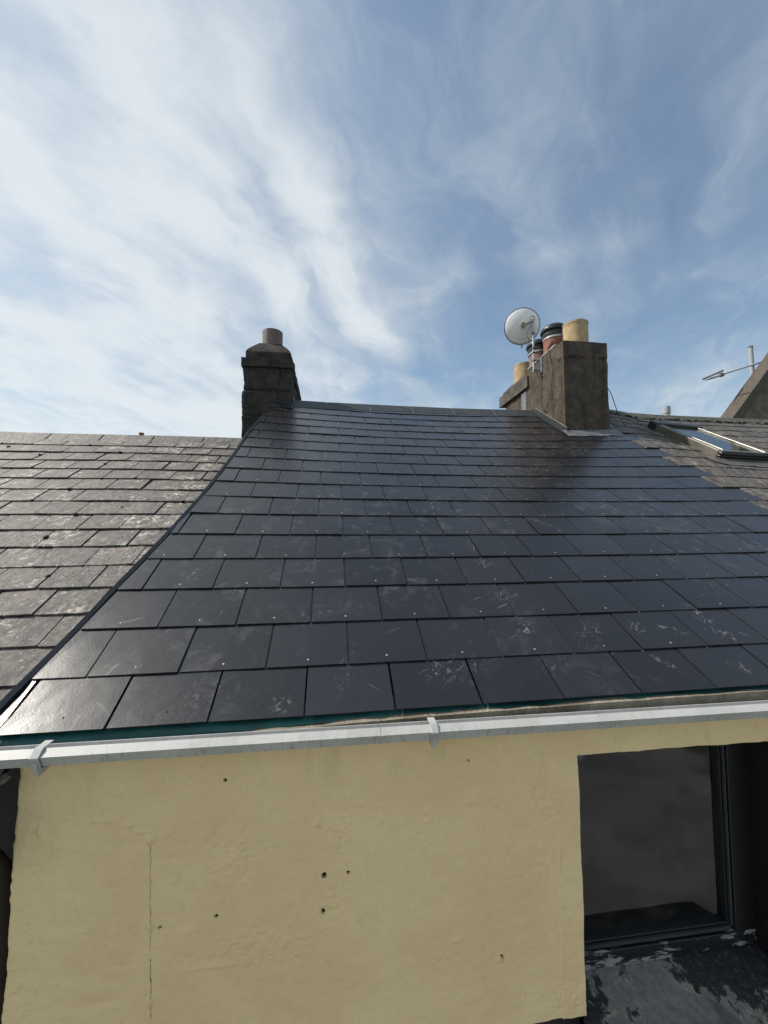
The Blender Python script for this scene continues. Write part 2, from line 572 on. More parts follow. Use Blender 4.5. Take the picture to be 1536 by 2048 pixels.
def m_sill(t, b):
    P = objc(t)
    n = t.math('MULTIPLY_ADD', t.noise(t.mapping(P, loc=(0.35, 0.1, 0)), 3.4, 3, 0.5, 0.35), 0.72, t.math('MULTIPLY', t.noise(P, 26.0, 6, 0.7, 0.5), 0.28))
    sx = t.add('ShaderNodeSeparateXYZ', ins={0: P})
    dx = t.math('MULTIPLY', t.math('ADD', sx.outputs[0], t.math('MULTIPLY', sx.outputs[1], 0.9)), 1.0)
    away = t.math('ABSOLUTE', t.math('SUBTRACT', dx, 1.93))
    n = t.math('ADD', n, t.math('MULTIPLY_ADD', away, -0.50, 0.135))
    peel = t.ramp(n, 0.475, 0.490)
    edge = t.math('MULTIPLY', t.ramp(n, 0.455, 0.478), t.ramp(n, 0.512, 0.488))
    conc = t.mix(t.ramp(t.noise(P, 38, 5, 0.65), 0.3, 0.7), (0.135, 0.125, 0.115), (0.215, 0.200, 0.185))
    conc = t.mix(t.math('MULTIPLY', t.ramp(t.noise(P, 5.5, 4, 0.6, 0.5), 0.53, 0.64), 0.8), conc, (0.055, 0.045, 0.038))
    black = t.mix(t.ramp(t.noise(P, 60, 5, 0.7), 0.50, 0.72), (0.012, 0.012, 0.013), (0.070, 0.068, 0.066))
    c = t.mix(peel, black, conc)
    c = t.mix(t.math('MULTIPLY', t.math('MULTIPLY', edge, t.ramp(t.noise(P, 14, 5, 0.7), 0.44, 0.62)), 0.85), c, (0.36, 0.32, 0.23))
    setin(t, b, 'Base Color', c)
    setin(t, b, 'Roughness', t.math('MULTIPLY_ADD', peel, 0.25, 0.55))
    h = t.math('MULTIPLY_ADD', peel, -0.8, t.noise(P, 55, 5, 0.65))
    bump(t, b, h, 0.6, 0.006)


def m_glass(tint, rough, boost=1.1):
    def fn(t, b):
        o = [n for n in t.n if n.type == 'OUTPUT_MATERIAL'][0]
        t.n.remove(b)
        P = objc(t)
        tr = t.add('ShaderNodeBsdfTransparent', ins={0: (*tint, 1)})
        gl = t.add('ShaderNodeBsdfGlossy', ins={0: (1, 1, 1, 1), 'Roughness': rough})
        bp = t.add('ShaderNodeBump', ins={'Strength': 0.12, 'Distance': 0.01, 'Height': t.noise(P, 3.0, 2, 0.5)})
        t.link(bp.outputs[0], gl.inputs['Normal'])
        fr = t.add('ShaderNodeFresnel', ins={0: 1.55})
        fac = t.math('MULTIPLY_ADD', fr.outputs[0], boost, 0.0, clamp=True)
        mx = t.add('ShaderNodeMixShader', ins={0: fac, 1: tr.outputs[0], 2: gl.outputs[0]})
        dirt = t.add('ShaderNodeBsdfDiffuse', ins={0: (0.20, 0.19, 0.165, 1)})
        q = t.mapping(P, scale=(1.0, 1.0, 1.0))
        df = t.math('MULTIPLY', t.ramp(t.noise(q, 4.0, 6, 0.68, 1.0), 0.42, 0.75), 0.045)
        m2 = t.add('ShaderNodeMixShader', ins={0: df, 1: mx.outputs[0], 2: dirt.outputs[0]})
        t.link(m2.outputs[0], o.inputs[0])
    return fn


def m_ground(t, b):
    P = objc(t)
    f = t.ramp(t.noise(P, 0.12, 4, 0.6), 0.46, 0.54)
    conc = t.mix(t.ramp(t.noise(P, 0.55, 7, 0.7, 0.8), 0.40, 0.60), (0.20, 0.202, 0.21), (0.29, 0.285, 0.28))
    grass = t.mix(t.ramp(t.noise(P, 2.5, 6, 0.7), 0.3, 0.7), (0.035, 0.055, 0.018), (0.085, 0.105, 0.040))
    setin(t, b, 'Base Color', t.mix(f, conc, grass))
    setin(t, b, 'Roughness', 0.9)


M = {
    'new_slate': mat('new_slate', m_new_slate),
    'old_slate': mat('old_slate', old_slate(0.46, 1.0, 1.0)),
    'old_slate_brown': mat('old_slate_brown', old_slate(0.50, 0.5, 1.0)),
    'wall': mat('cream_render', m_wall),
    'stack_dark': mat('dark_stack_render', m_render((0.018, 0.016, 0.014), (0.060, 0.051, 0.041), (0.022, 0.020, 0.019), moss=0.35)),
    'stack_brown': mat('brown_stack_render', m_render((0.048, 0.036, 0.025), (0.115, 0.087, 0.060), (0.026, 0.020, 0.015), moss=0.20)),
    'corbel': mat('corbel_render', m_render((0.060, 0.052, 0.044), (0.110, 0.096, 0.080), (0.04, 0.036, 0.03), streak=False)),
    'mortar': mat('mortar', m_render((0.17, 0.14, 0.10), (0.36, 0.31, 0.235), (0.08, 0.065, 0.05), streak=False, moss=0.3)),
    'pot_yellow': mat('buff_clay', plain((0.40, 0.295, 0.16), 0.75, var=0.22, scale=14, bumpd=0.004, dirt=(0.20, 0.15, 0.09), dirt_amt=0.4)),
    'pot_red': mat('terracotta', plain((0.23, 0.082, 0.048), 0.65, var=0.2, scale=9, bumpd=0.003, dirt=(0.18, 0.08, 0.05), dirt_amt=0.5)),
    'pot_pink': mat('weathered_terracotta', plain((0.25, 0.130, 0.095), 0.75, var=0.2, scale=10, bumpd=0.003, dirt=(0.12, 0.08, 0.06))),
    'pot_brown': mat('glazed_brown_clay', plain((0.150, 0.100, 0.078), 0.38, var=0.15, scale=9, dirt=(0.08, 0.06, 0.05))),
    'black_plastic': mat('black_plastic', plain((0.016, 0.017, 0.020), 0.38, var=0.2)),
    'trim': mat('verge_trim_plastic', plain((0.026, 0.028, 0.034), 0.34, var=0.15)),
    'black_paint': mat('black_paint', m_chipped((0.0075, 0.0075, 0.008), (0.085, 0.08, 0.072), 0.66, 0.72, 8.0, 0.42)),
    'dark_wall': mat('near_black_wall', m_chipped((0.0075, 0.008, 0.0095), (0.06, 0.058, 0.055), 0.66, 0.72, 7.0, 0.5)),
    'chipped_frame': mat('chipped_frame_paint', m_chipped((0.007, 0.007, 0.008), (0.27, 0.27, 0.26), 0.485, 0.53, 6.0, 0.4, (0.8, 3.0, 3.0))),
    'lead': mat('lead', plain((0.17, 0.175, 0.185), 0.5, 0.3, var=0.3, scale=16, dirt=(0.32, 0.32, 0.31), bumpd=0.003)),
    'gutter': mat('grey_gutter_plastic', m_gutter),
    'bracket': mat('bracket_plastic', plain((0.44, 0.44, 0.42), 0.45, var=0.08, scale=20, dirt=(0.35, 0.34, 0.30), dirt_amt=0.35)),
    'felt': mat('green_membrane', plain((0.012, 0.095, 0.088), 0.55, var=0.35, scale=10, dirt=(0.03, 0.05, 0.045))),
    'ridge': mat('ridge_concrete', plain((0.036, 0.040, 0.040), 0.5, var=0.2, scale=9, bumpd=0.003, dirt=(0.085, 0.09, 0.085), dirt_amt=0.5)),
    'old_ridge': mat('old_ridge', old_slate(0.62, 0.8, 0.3)),
    'mossy_ridge': mat('mossy_ridge', m_render((0.060, 0.064, 0.050), (0.12, 0.12, 0.098), (0.05, 0.055, 0.03), streak=False, moss=0.8)),
    'moss': mat('moss', plain((0.022, 0.021, 0.014), 0.95, var=0.5, scale=50, bumpd=0.01)),
    'copper': mat('copper_rivet', plain((0.42, 0.31, 0.22), 0.5, 0.4, var=0.3, scale=30)),
    'hole': mat('hole_shade_black', plain((0.004, 0.004, 0.004), 0.9)),
    'bead': mat('bead_paint', plain((0.035, 0.038, 0.042), 0.3)),
    'crack': mat('crack_shade', plain((0.14, 0.105, 0.06), 0.9, var=0.5, scale=60)),
    'sill': mat('peeling_sill', m_sill),
    'glass': mat('window_glass', m_glass((0.86, 0.90, 0.95), 0.02)),
    'skyglass': mat('rooflight_glass', m_glass((0.75, 0.80, 0.80), 0.04, 0.9)),
    'alu': mat('rooflight_cladding', plain((0.165, 0.152, 0.128), 0.36, 0.35, var=0.15, scale=10, dirt=(0.2, 0.19, 0.16), dirt_amt=0.4)),
    'alu_pale': mat('rooflight_trim', plain((0.44, 0.42, 0.36), 0.3, 0.7, var=0.12, scale=14)),
    'steel': mat('galvanised_steel', plain((0.42, 0.43, 0.44), 0.38, 0.75, var=0.15, scale=25, dirt=(0.22, 0.18, 0.14), dirt_amt=0.4)),
    'strap': mat('steel_strap', plain((0.40, 0.40, 0.39), 0.4, 0.5, var=0.2, scale=20)),
    'dish': mat('dish_paint', plain((0.80, 0.81, 0.80), 0.42, var=0.08, scale=4, dirt=(0.55, 0.56, 0.56), dirt_amt=0.4)),
    'dish_rim': mat('dish_rim', plain((0.10, 0.11, 0.12), 0.4)),
    'knob': mat('yellowed_plastic', plain((0.36, 0.33, 0.22), 0.5, var=0.25, scale=30)),
    'cable': mat('cable_sheath', plain((0.075, 0.068, 0.06), 0.6)),
    'grey_pvc': mat('grey_pvc', plain((0.36, 0.36, 0.37), 0.5, var=0.1)),
    'pebble': mat('pebbledash', m_render((0.10, 0.080, 0.055), (0.18, 0.148, 0.104), (0.10, 0.08, 0.06), streak=False)),
    'coping': mat('gable_coping', m_render((0.070, 0.056, 0.044), (0.11, 0.091, 0.071), (0.09, 0.08, 0.06), streak=False)),
    'room': mat('room_plaster', plain((0.60, 0.60, 0.62), 0.85, var=0.4, scale=2.2, dirt=(0.20, 0.13, 0.07))),
    'board': mat('window_board', plain((0.78, 0.77, 0.70), 0.55, var=0.12, scale=5)),
    'timber': mat('timber', plain((0.10, 0.085, 0.075), 0.6, var=0.3, scale=6)),
    'rafter': mat('blue_grey_timber', plain((0.16, 0.18, 0.22), 0.5, var=0.25, scale=8)),
    'deck': mat('roof_deck', plain((0.02, 0.02, 0.022), 0.9)),
    'back_slate': mat('back_slope_slate', old_slate(0.9, 0.5, 0.3)),
    'house_wall': mat('grey_house_render', m_render((0.22, 0.21, 0.19), (0.32, 0.30, 0.27), (0.16, 0.15, 0.13))),
    'ground': mat('yard_ground', m_ground),
}

# ------------------------------------------------------------------ roof surface
TH = 0.543435718928422
G = 0.23717566
CT, ST = math.cos(TH), math.sin(TH)
WC = np.array([-0.27124743, 0.26939520, 0.26697540, 0.32278340, 0.14454647, 0.05594670, -0.06677181, 0.06086506, -0.07705790, -0.03737947]) * 0.05


def warp(X, S):
    """old rafters sag: height of the main roof above its mean plane"""
    x = min(max((X - 1.5) / 1.5, -1.3), 1.8)
    s = min(max((S - 1.7) / 1.7, -1.1), 1.5)
    b = (x * s, x * x - 1 / 3, s * s - 1 / 3, x * x * s, x * s * s, s ** 3, x ** 3 * 0.3, x * x * s * s, x * s ** 3, s ** 4)
    return float(np.dot(WC, b)) * (1 - 0.8 * min(max((X - 4.0) / 0.9, 0), 1))


def surf(X, S, h=0.0):
    n = warp(X, S) + h
    return (X, S * CT - n * ST, S * ST + n * CT)


def left_surf(X, S, h=0.0):
    n = -0.05 + h + 0.008 * math.sin(X * 2.1 + 0.6) * math.sin(S * 1.9) - 0.010 * math.exp(-((X + 1.6) / 0.8) ** 2)
    return (X, S * CT - n * ST, S * ST + n * CT)


VERGE = [(-1.0, -0.50), (0.126, -0.344), (0.32, -0.309), (0.483, -0.283), (0.73, -0.252), (1.12, -0.196), (1.624, -0.141), (2.383, -0.095), (2.983, -0.081), (3.934, 0.004), (6, 0.05)]


def xv(S):
    return float(np.interp(S, [a for a, _ in VERGE], [b for _, b in VERGE]))


T_NEW, T_OLD = 0.0055, 0.007


def add_slate(name, parent, material, fn, x0, x1, x0h, x1h, S0, S1, t, lift, L, rag=0.0, rnd=random, tilt=0.0, roll=0.0):
    """one slate: tail edge at S0 (x0..x1), head at S1; tail rides on the course below"""
    n = 5 if rag else 1
    top, bot = [], []
    for S, a, b, tail in ((S0, x0, x1, True), (S1, x0h, x1h, False)):
        for i in range(n + 1):
            f = i / n
            X = a + (b - a) * f
            SS = S
            if rag and tail:
                SS += rnd.uniform(-rag, rag)
                if i in (0, n):
                    SS += rnd.uniform(0, rag * 1.8)
            k = 1 - (S - S0) / L
            hb = lift * k + tilt * k + roll * (f - 0.5)
            top.append(fn(X, SS, hb + t))
            bot.append(fn(X + (rnd.uniform(-1, 1) * rag * 0.3 if rag else 0), SS, hb))
    m = n + 1
    V = top + bot
    F = []
    o = 2 * m
    for i in range(n):
        F.append((i, i + 1, m + i + 1, m + i))
        F.append((o + i, o + m + i, o + m + i + 1, o + i + 1))
        F.append((i, o + i, o + i + 1, i + 1))
        F.append((m + i, m + i + 1, o + m + i + 1, o + m + i))
    F.append((0, m, o + m, o))
    F.append((n, o + n, o + m + n, m + n))
    me = bpy.data.meshes.new(name)
    me.from_pydata(V, [], F)
    me.update()
    return link(name, me, parent, material)


GZ = -4.5
# ------------------------------------------------------------------ ground
gm = MB()
gm.v = [(-900, -900, GZ), (900, -900, GZ), (900, 900, GZ), (-900, 900, GZ)]
gm.f = [(0, 1, 2, 3)]
g_o = gm.build('ground', None, M['ground'])
g_o['kind'] = 'structure'

# ================================================================== the house in the middle
house = thing('terraced_house', 'cream rendered house with new black slate roof and white gutter', 'house', (1.9, 2.0, GZ))
random.seed(11)

S_RIDGE = 4.30


def s_ridge(X):
    return float(np.interp(X, [0.0, 0.295, 0.612, 1.146, 1.680, 2.212, 2.745, 3.193, 3.6], [4.17, 4.205, 4.249, 4.318, 4.345, 4.322, 4.290, 4.235, 4.20]))


# roof deck: front slope follows the sagging surface, back slope runs down behind
dk = MB()
nx, ns = 24, 24
for j in range(ns + 1):
    for i in range(nx + 1):
        S = 0.05 + (S_RIDGE + 0.02 - 0.05) * j / ns
        X = (xv(S) + 0.004) + (4.02 - xv(S)) * i / nx
        S = 0.05 + (s_ridge(X) + 0.0 - 0.05) * j / ns
        dk.v.append(surf(X, S, -0.018))
for j in range(ns):
    for i in range(nx):
        a = j * (nx + 1) + i
        dk.f.append((a, a + 1, a + nx + 2, a + nx + 1))
top0 = ns * (nx + 1)
b0 = len(dk.v)
for i in range(nx + 1):
    x, y, z = dk.v[top0 + i]
    dk.v.append((x, 7.3, z - (7.3 - y) * 0.60))
for i in range(nx):
    dk.f.append((top0 + i, top0 + i + 1, b0 + i + 1, b0 + i))
roof = dk.build('roof', house, M['deck'])
roof['label'] = 'new black slate roof slope rising to the ridge'

rows = 18
L = 2.12 * G
rivets = MB()
holes = MB()


def rivet(mb, fn, X, S, h, r, hh, n=7):
    b = len(mb.v)
    mb.v.append(fn(X, S, h + hh))
    for k in range(n):
        an = 2 * math.pi * k / n
        mb.v.append(fn(X + r * math.cos(an), S + r * math.sin(an), h))
    for k in range(n):
        mb.f.append((b, b + 1 + k, b + 1 + (k + 1) % n))


for r in range(rows):
    S0 = r * G + (0.047 if r == 0 else 0.010 if r == 1 else 0.0)
    S1r = r * G + L
    end = 3.9 if r % 2 == 0 else 4.05
    offk = 0.0 if r % 2 == 0 else 0.15
    k = -3
    while True:
        a = k * 0.3 + offk
        b = a + 0.3
        k += 1
        if a >= end - 0.01:
            break
        b = min(b, end)
        S1 = min(S1r, s_ridge((a + b) / 2) - 0.02)
        gap = 0.0034
        j = random.uniform(-0.0012, 0.0012)
        lt, lh = xv(S0) + 0.004, xv(S1) + 0.004
        x0, x1 = a + gap + j, b - gap + j
        if r == 0 and x0 < -0.3:
            x0 = -0.310
        if x1 < lt + 0.02:
            continue
        x0h = max(x0, lh)
        x0 = max(x0, lt)
        if x1 - x0h < 0.02:
            x0h = x1 - 0.02
        lift = 2.35 * T_NEW + random.uniform(0, 0.0012)
        tilt = random.uniform(-0.0008, 0.0020)
        ds = random.uniform(-0.0012, 0.0012)
        add_slate('slate', roof, M['new_slate'], surf, x0, x1, x0h, x1, S0 + ds, S1, T_NEW, lift, L, 0, random, tilt, random.uniform(-0.0022, 0.0022))
        cx = (a + b) / 2 + random.uniform(-0.004, 0.004)
        if cx > x0 + 0.02:
            hs = lift + T_NEW - 0.0008 * 1.0
            if r > 0:
                rivet(rivets, surf, cx, S0 + 0.030 + random.uniform(-0.004, 0.004), lift * (1 - 0.03 / L) + T_NEW + tilt + 0.0002, 0.0044, 0.003)
            else:
                rivet(holes, surf, cx + 0.015, S0 + 0.045, lift * (1 - 0.045 / L) + T_NEW + tilt + 0.0008, 0.0032, 0.0004)
# doubling course showing below the eave row at the verge
add_slate('slate', roof, M['new_slate'], surf, xv(0.1) + 0.002, -0.02, xv(0.3) + 0.002, -0.02, 0.058, 0.30, 0.0045, 0.004, L)
o = rivets.build('rivets', roof, M['copper'], sm=True)
o['kind'] = 'stuff'
o['label'] = 'small copper disc rivets holding the slate tails'
holes.build('nail_hole_shade', roof, M['hole'])['kind'] = 'stuff'  # flat near-black discs stand in for the shade inside nail holes

# ridge tiles
rx = [0.12, 0.612, 1.146, 1.680, 2.212, 2.745, 3.33]


def ridge_tile(parent, material, fn, xa, xb, S_top, width, thick, hgt, gap=0.006):
    mb = MB()
    x0, x1 = xa + gap / 2, xb - gap / 2
    st = []
    for X in (x0, x1):
        st_x = S_top(X) if callable(S_top) else S_top
        ax, ay, az = fn(X, st_x, hgt)
        fx, fy, fz = fn(X, st_x - width, hgt * 0.55)
        st.append([(X, fy, fz), (X, ay - 0.018, az), (X, ay + 0.018, az), (X, 2 * ay - fy, fz + 0.0),
                   (X, 2 * ay - fy, fz - thick), (X, ay, az - thick), (X, fy, fz - thick)])
    mb.v = st[0] + st[1]
    n = 7
    for i in range(n):
        jn = (i + 1) % n
        mb.f.append((i, n + i, n + jn, jn))
    mb.f.append(tuple(range(n)))
    mb.f.append(tuple(n + i for i in reversed(range(n))))
    return mb.build('ridge_tile', parent, material, bevel=0.004)


for a, b in zip(rx[:-1], rx[1:]):
    ridge_tile(roof, M['ridge'], surf, a, b, s_ridge, 0.215, 0.016, 0.035)
jm = MB()
for X in rx[1:-1]:
    for q in range(1):
        ax, ay, az = surf(X, s_ridge(X), 0.031)
        fx, fy, fz = surf(X, s_ridge(X) - 0.205, 0.017)
        jm.prism([(fy, fz - 0.012), (fy, fz), (ay - 0.015, az), (ay + 0.015, az), (2 * ay - fy, fz), (2 * ay - fy, fz - 0.012)], X - 0.008, X + 0.008)
jm.build('ridge_joint_mortar', roof, M['mortar'])

# verge trim: a black plastic strip down the left edge
vt = MB()
sv = np.linspace(-0.03, 4.02, 40)
prof = [(-0.024, -0.085), (-0.024, 0.021), (-0.021, 0.024), (-0.004, 0.016), (-0.002, -0.012)]
for S in sv:
    for dx, h in prof:
        vt.v.append(surf(xv(S) + dx, S, h))
n = len(prof)
for i in range(len(sv) - 1):
    for k2 in range(n - 1):
        vt.f.append((i * n + k2, i * n + k2 + 1, (i + 1) * n + k2 + 1, (i + 1) * n + k2))
vt.f.append(tuple(range(n)))
vt.build('verge_trim', roof, M['trim'])

# green membrane hanging out under the eave slates
fm = MB()
xs = np.arange(-0.30, 4.0, 0.02)
for X in xs:
    drop = 0.006 + 0.016 * (0.5 + 0.5 * math.tanh((0.75 - X) * 3.0))
    drop += 0.004 * math.sin(X * 7.3 + 1.0) + 0.003 * math.sin(X * 17.1) + 0.004 * math.exp(-((X - 1.0) / 0.12) ** 2)
    a = surf(X, 0.12, -0.006)
    b = surf(X, 0.055, -0.004)
    wv_ = 0.004 * math.sin(X * 9.0)
    fm.v += [a, b, (X, b[1] - 0.016 + wv_, b[2] - drop * 0.55), (X, b[1] - 0.020 + wv_, b[2] - drop * 1.05)]
for i in range(len(xs) - 1):
    for k2 in range(3):
        fm.f.append((i * 4 + k2, i * 4 + k2 + 1, i * 4 + k2 + 5, i * 4 + k2 + 4))
fm.build('membrane', roof, M['felt'], sm=True)

# ---------------- wall with its relief
WY = 0.02
OX0, OX1, OZ0, OZ1 = 1.535, 2.345, -1.045, -0.150
xs = np.concatenate([np.arange(-0.222, 1.60, 0.0031), np.arange(1.605, 2.40, 0.005), np.arange(2.42, 4.02, 0.05)])
zs = np.arange(-0.982, -0.026, 0.0031)
XX, ZZ = np.meshgrid(xs, zs, indexing='ij')
D = fbm(XX * 3, ZZ * 3, 0 * XX + 1.3, 3, 5) * 0.0035 + fbm(XX * 16, ZZ * 16, 0 * XX, 3, 9) * 0.0014


def patch_mask(cx, cz, rx_, rz_):
    return np.exp(-(((XX - cx) / rx_) ** 2 + ((ZZ - cz) / rz_) ** 2))


rough_m = 0.12 + np.exp(-((XX + 0.20) / 0.07) ** 2) * 0.9 * (0.5 + 0.5 * fbm(XX * 4, ZZ * 4, 0 * XX, 2, 31))
for cx, cz, a, b, k in ((0.40, -0.38, 0.07, 0.08, 1.0), (0.434, -0.63, 0.06, 0.05, 1.0), (0.56, -0.645, 0.06, 0.05, 0.8), (0.69, -0.56, 0.04, 0.06, 1.2),
                        (0.71, -0.35, 0.04, 0.09, 0.9), (0.80, -0.27, 0.09, 0.04, 0.6), (1.00, -0.33, 0.03, 0.07, 0.8), (1.15, -0.27, 0.09, 0.05, 0.6),
                        (1.38, -0.26, 0.03, 0.06, 1.3), (1.43, -0.31, 0.03, 0.04, 1.4), (1.05, -0.75, 0.05, 0.02, 0.7), (1.10, -0.70, 0.03, 0.02, 0.8),
                        (1.48, -0.93, 0.06, 0.05, 1.3), (1.35, -0.50, 0.12, 0.10, 0.5), (0.30, -0.66, 0.06, 0.03, 0.9), (0.02, -0.12, 0.10, 0.04, 0.5), (0.33, -0.30, 0.16, 0.05, 0.4)):
    rough_m += k * patch_mask(cx, cz, a, b)
wr = fbm(XX * 55 + 3 * ZZ, ZZ * 62, 0 * XX + 0.5, 3, 77, 0.6)
D += rough_m * np.sign(wr) * np.abs(wr) ** 0.8 * 0.0046
# trowel ripples near the left edge
D += 0.0016 * np.exp(-((XX + 0.1) / 0.20) ** 2) * fbm(XX * 9 + ZZ * 6, ZZ * 48 + XX * 8, 0 * XX, 3, 3)
D += 0.0011 * fbm(XX * 34, ZZ * 40, 0 * XX + 3, 2, 19)
# shallow broad scars
for cx, cz, a, b, k in ((0.08, -0.645, 0.045, 0.007, -0.004), (0.02, -0.70, 0.05, 0.018, 0.0035), (0.02, -0.74, 0.06, 0.012, -0.003),
                        (0.22, -0.36, 0.05, 0.008, -0.0025), (0.26, -0.57, 0.06, 0.01, 0.002), (0.18, -0.135, 0.03, 0.022, 0.003), (-0.10, -0.165, 0.035, 0.004, -0.004),
                        (0.35, -0.68, 0.10, 0.008, 0.003)):
    D += k * patch_mask(cx, cz, a, b)
# old conduit line: ridge with a crack beside it
cl = 0.152 + (ZZ + 0.30) * -0.036 + 0.004 * fbm(0 * XX, ZZ * 9, 0 * XX, 3, 41)
inl = (ZZ < -0.30) & (ZZ > -0.80)
D += np.where(inl, 0.0018 * np.exp(-((XX - cl + 0.006) / 0.005) ** 2), 0)
# lumps of filler, fixings
for cx, cz, a, b, k in ((0.152, -0.299, 0.010, 0.011, 0.010), (0.647, -0.295, 0.011, 0.013, 0.009), (0.033, -0.236, 0.009, 0.007, 0.008), (0.012, -0.234, 0.022, 0.0035, 0.005),
                        (0.095, -0.250, 0.012, 0.006, 0.006), (0.122, -0.274, 0.017, 0.005, 0.004), (-0.149, -0.246, 0.006, 0.014, 0.009), (-0.165, -0.333, 0.012, 0.007, 0.007),
                        (0.161, -0.541, 0.007, 0.012, 0.008), (0.169, -0.750, 0.008, 0.010, 0.008), (1.243, -0.772, 0.011, 0.009, 0.008), (-0.085, -0.345, 0.004, 0.004, 0.004), (1.10, -0.70, 0.01, 0.006, 0.004)):
    D += k * patch_mask(cx, cz, a, b)
# drilled holes
HOLES = ((0.669, -0.456, 0.0068, 0.035), (0.744, -0.454, 0.0042, 0.03), (0.667, -0.562, 0.0050, 0.03), (0.347, -0.538, 0.0044, 0.03), (0.364, -0.146, 0.0038, 0.02),
                      (1.247, -0.766, 0.0045, 0.03), (0.187, -0.553, 0.0036, 0.010), (1.143, -0.141, 0.0026, 0.01))
for cx, cz, rr, k in HOLES:
    D -= k * np.clip(1.35 - ((XX - cx) ** 2 + (ZZ - cz) ** 2) / (rr * rr), 0, 0.6) / 0.6
# render stop: straight joint beside the window
st_ = 1.456 + 0.002 * fbm(0 * XX, ZZ * 5, 0 * XX, 2, 61)
vis = np.clip((-0.16 - ZZ) * 12, 0, 1)
D += vis * 0.0032 * np.exp(-((XX - st_) / 0.004) ** 2) * (0.6 + 0.6 * vnoise(0 * XX, ZZ * 30, 0 * XX, 66))
D += vis * 0.002 * (XX > st_)
edge_w = 0.007 * fbm(0 * zs, zs * 5, 0 * zs + 2, 4, 71) + 0.0018 * vnoise(0 * zs, zs * 60, 0 * zs, 8)
jamb_w = 0.0035 * fbm(0 * zs, zs * 9, 0 * zs + 5, 4, 72)
bot_w = 0.007 * fbm(xs * 6, 0 * xs, 0 * xs + 5, 4, 73)
lin_w = 0.005 * fbm(xs * 9, 0 * xs, 0 * xs + 5, 4, 74)
ji = int(np.argmin(np.abs(xs - OX0)))
jr = int(np.argmin(np.abs(xs - OX1)))
ki = int(np.argmin(np.abs(zs - OZ1)))
PX = XX.copy(); PZ = ZZ.copy()
fall = np.clip(1 - (XX + 0.222) / 0.05, 0, 1)
PX += fall * edge_w[None, :] + fall * (ZZ + 0.4) * 0.018
PX += np.exp(-((XX - xs[ji]) / 0.012) ** 2) * jamb_w[None, :] * (ZZ < zs[ki] + 0.01)
PZ += np.clip(1 - (ZZ - zs[0]) / 0.03, 0, 1) * bot_w[:, None]
PZ += np.exp(-((ZZ - zs[ki]) / 0.012) ** 2) * lin_w[:, None] * (XX > xs[ji])
# rounded arris at the left corner
PY = WY - D + 0.010 * np.clip(1 - (XX + 0.222) / 0.012, 0, 1) ** 2
NXg, NZg = XX.shape
idx = -np.ones((NXg, NZg), int)
keep = np.ones((NXg - 1, NZg - 1), bool)
keep[ji:jr, :ki] = False
used = np.zeros((NXg, NZg), bool)
for dx in (0, 1):
    for dz in (0, 1):
        used[dx:NXg - 1 + dx, dz:NZg - 1 + dz] |= keep
idx[used] = np.arange(used.sum())
V = np.stack([PX[used], PY[used], PZ[used]], 1)
I, J = np.nonzero(keep)
F = np.stack([idx[I, J], idx[I + 1, J], idx[I + 1, J + 1], idx[I, J + 1]], 1)
# skirt: turn the free edges back into the thickness of the wall
bm = bmesh.new()
bv = [bm.verts.new(p) for p in V]
for q in F:
    bm.faces.new([bv[i] for i in q])
be = [e for e in bm.edges if e.is_boundary]
ex = bmesh.ops.extrude_edge_only(bm, edges=be)
for vv in [g for g in ex['geom'] if isinstance(g, bmesh.types.BMVert)]:
    vv.co.y = 0.24
me = bpy.data.meshes.new('wall')
bm.to_mesh(me)
bm.free()
smooth(me, True, 55)
wall = link('wall', me, house, M['wall'])
hl = MB()
for cx, cz, rr, k in HOLES:
    hl.blob((cx, WY + 0.0045, cz), rr * 0.78, 1, 1.0, 1, seed=int(cx * 1000), n=9, m=6)
hl.build('drilled_hole_shade', wall, M['hole'])['kind'] = 'stuff'  # near-black plugs put the shade inside the holes into colour
ckm = MB()
rk = random.Random(4)
for za, zb, r_ in ((-0.315, -0.40, 0.0009), (-0.40, -0.468, 0.0012), (-0.475, -0.535, 0.0010), (-0.555, -0.61, 0.0010), (-0.635, -0.70, 0.0019), (-0.70, -0.742, 0.0012), (-0.765, -0.80, 0.0008)):
    pts_ = []
    for t_ in np.linspace(0, 1, 14):
        z_ = za + (zb - za) * t_
        x_ = 0.152 + (z_ + 0.30) * -0.036 + 0.004 * float(fbm(np.array([0.0]), np.array([z_ * 9]), np.array([0.0]), 3, 41)[0]) + rk.uniform(-0.0016, 0.0016)
        yi = int(np.argmin(np.abs(xs - x_))); zi = int(np.argmin(np.abs(zs - z_)))
        pts_.append((x_, float(PY[yi, zi]) - 0.0002, z_))
    ckm.tube(pts_, [r_ * 0.62 * rk.uniform(0.35, 1.2) for _ in pts_], 5)
ckm.build('cracks', wall, M['crack'])['kind'] = 'stuff'  # thin brown tubes stand in for the shade within the crack
wall['label'] = 'cream painted lumpy rendered wall below the gutter'

# lower wall, gable sides and back of the house
lw = MB()
lw.box(-0.21, 1.53, 0.045, 0.25, GZ, -0.97)
lw.box(1.53, 2.36, 0.06, 0.125, GZ, -1.06)
lw.box(2.36, 4.0, 0.045, 0.25, GZ, -0.97)
lw.build('lower_wall', house, M['dark_wall'])
gb = MB()
for xa, xb in ((-0.205, -0.03), (3.85, 4.0)):
    gb.prism([(0.26, GZ), (7.25, GZ), (7.25, -0.12), (3.66, 2.02), (0.26, 0.02)], xa, xb)
gb.box(-0.03, 3.85, 7.05, 7.25, GZ, -0.12)
gb.build('gable_wall', house, M['house_wall'])
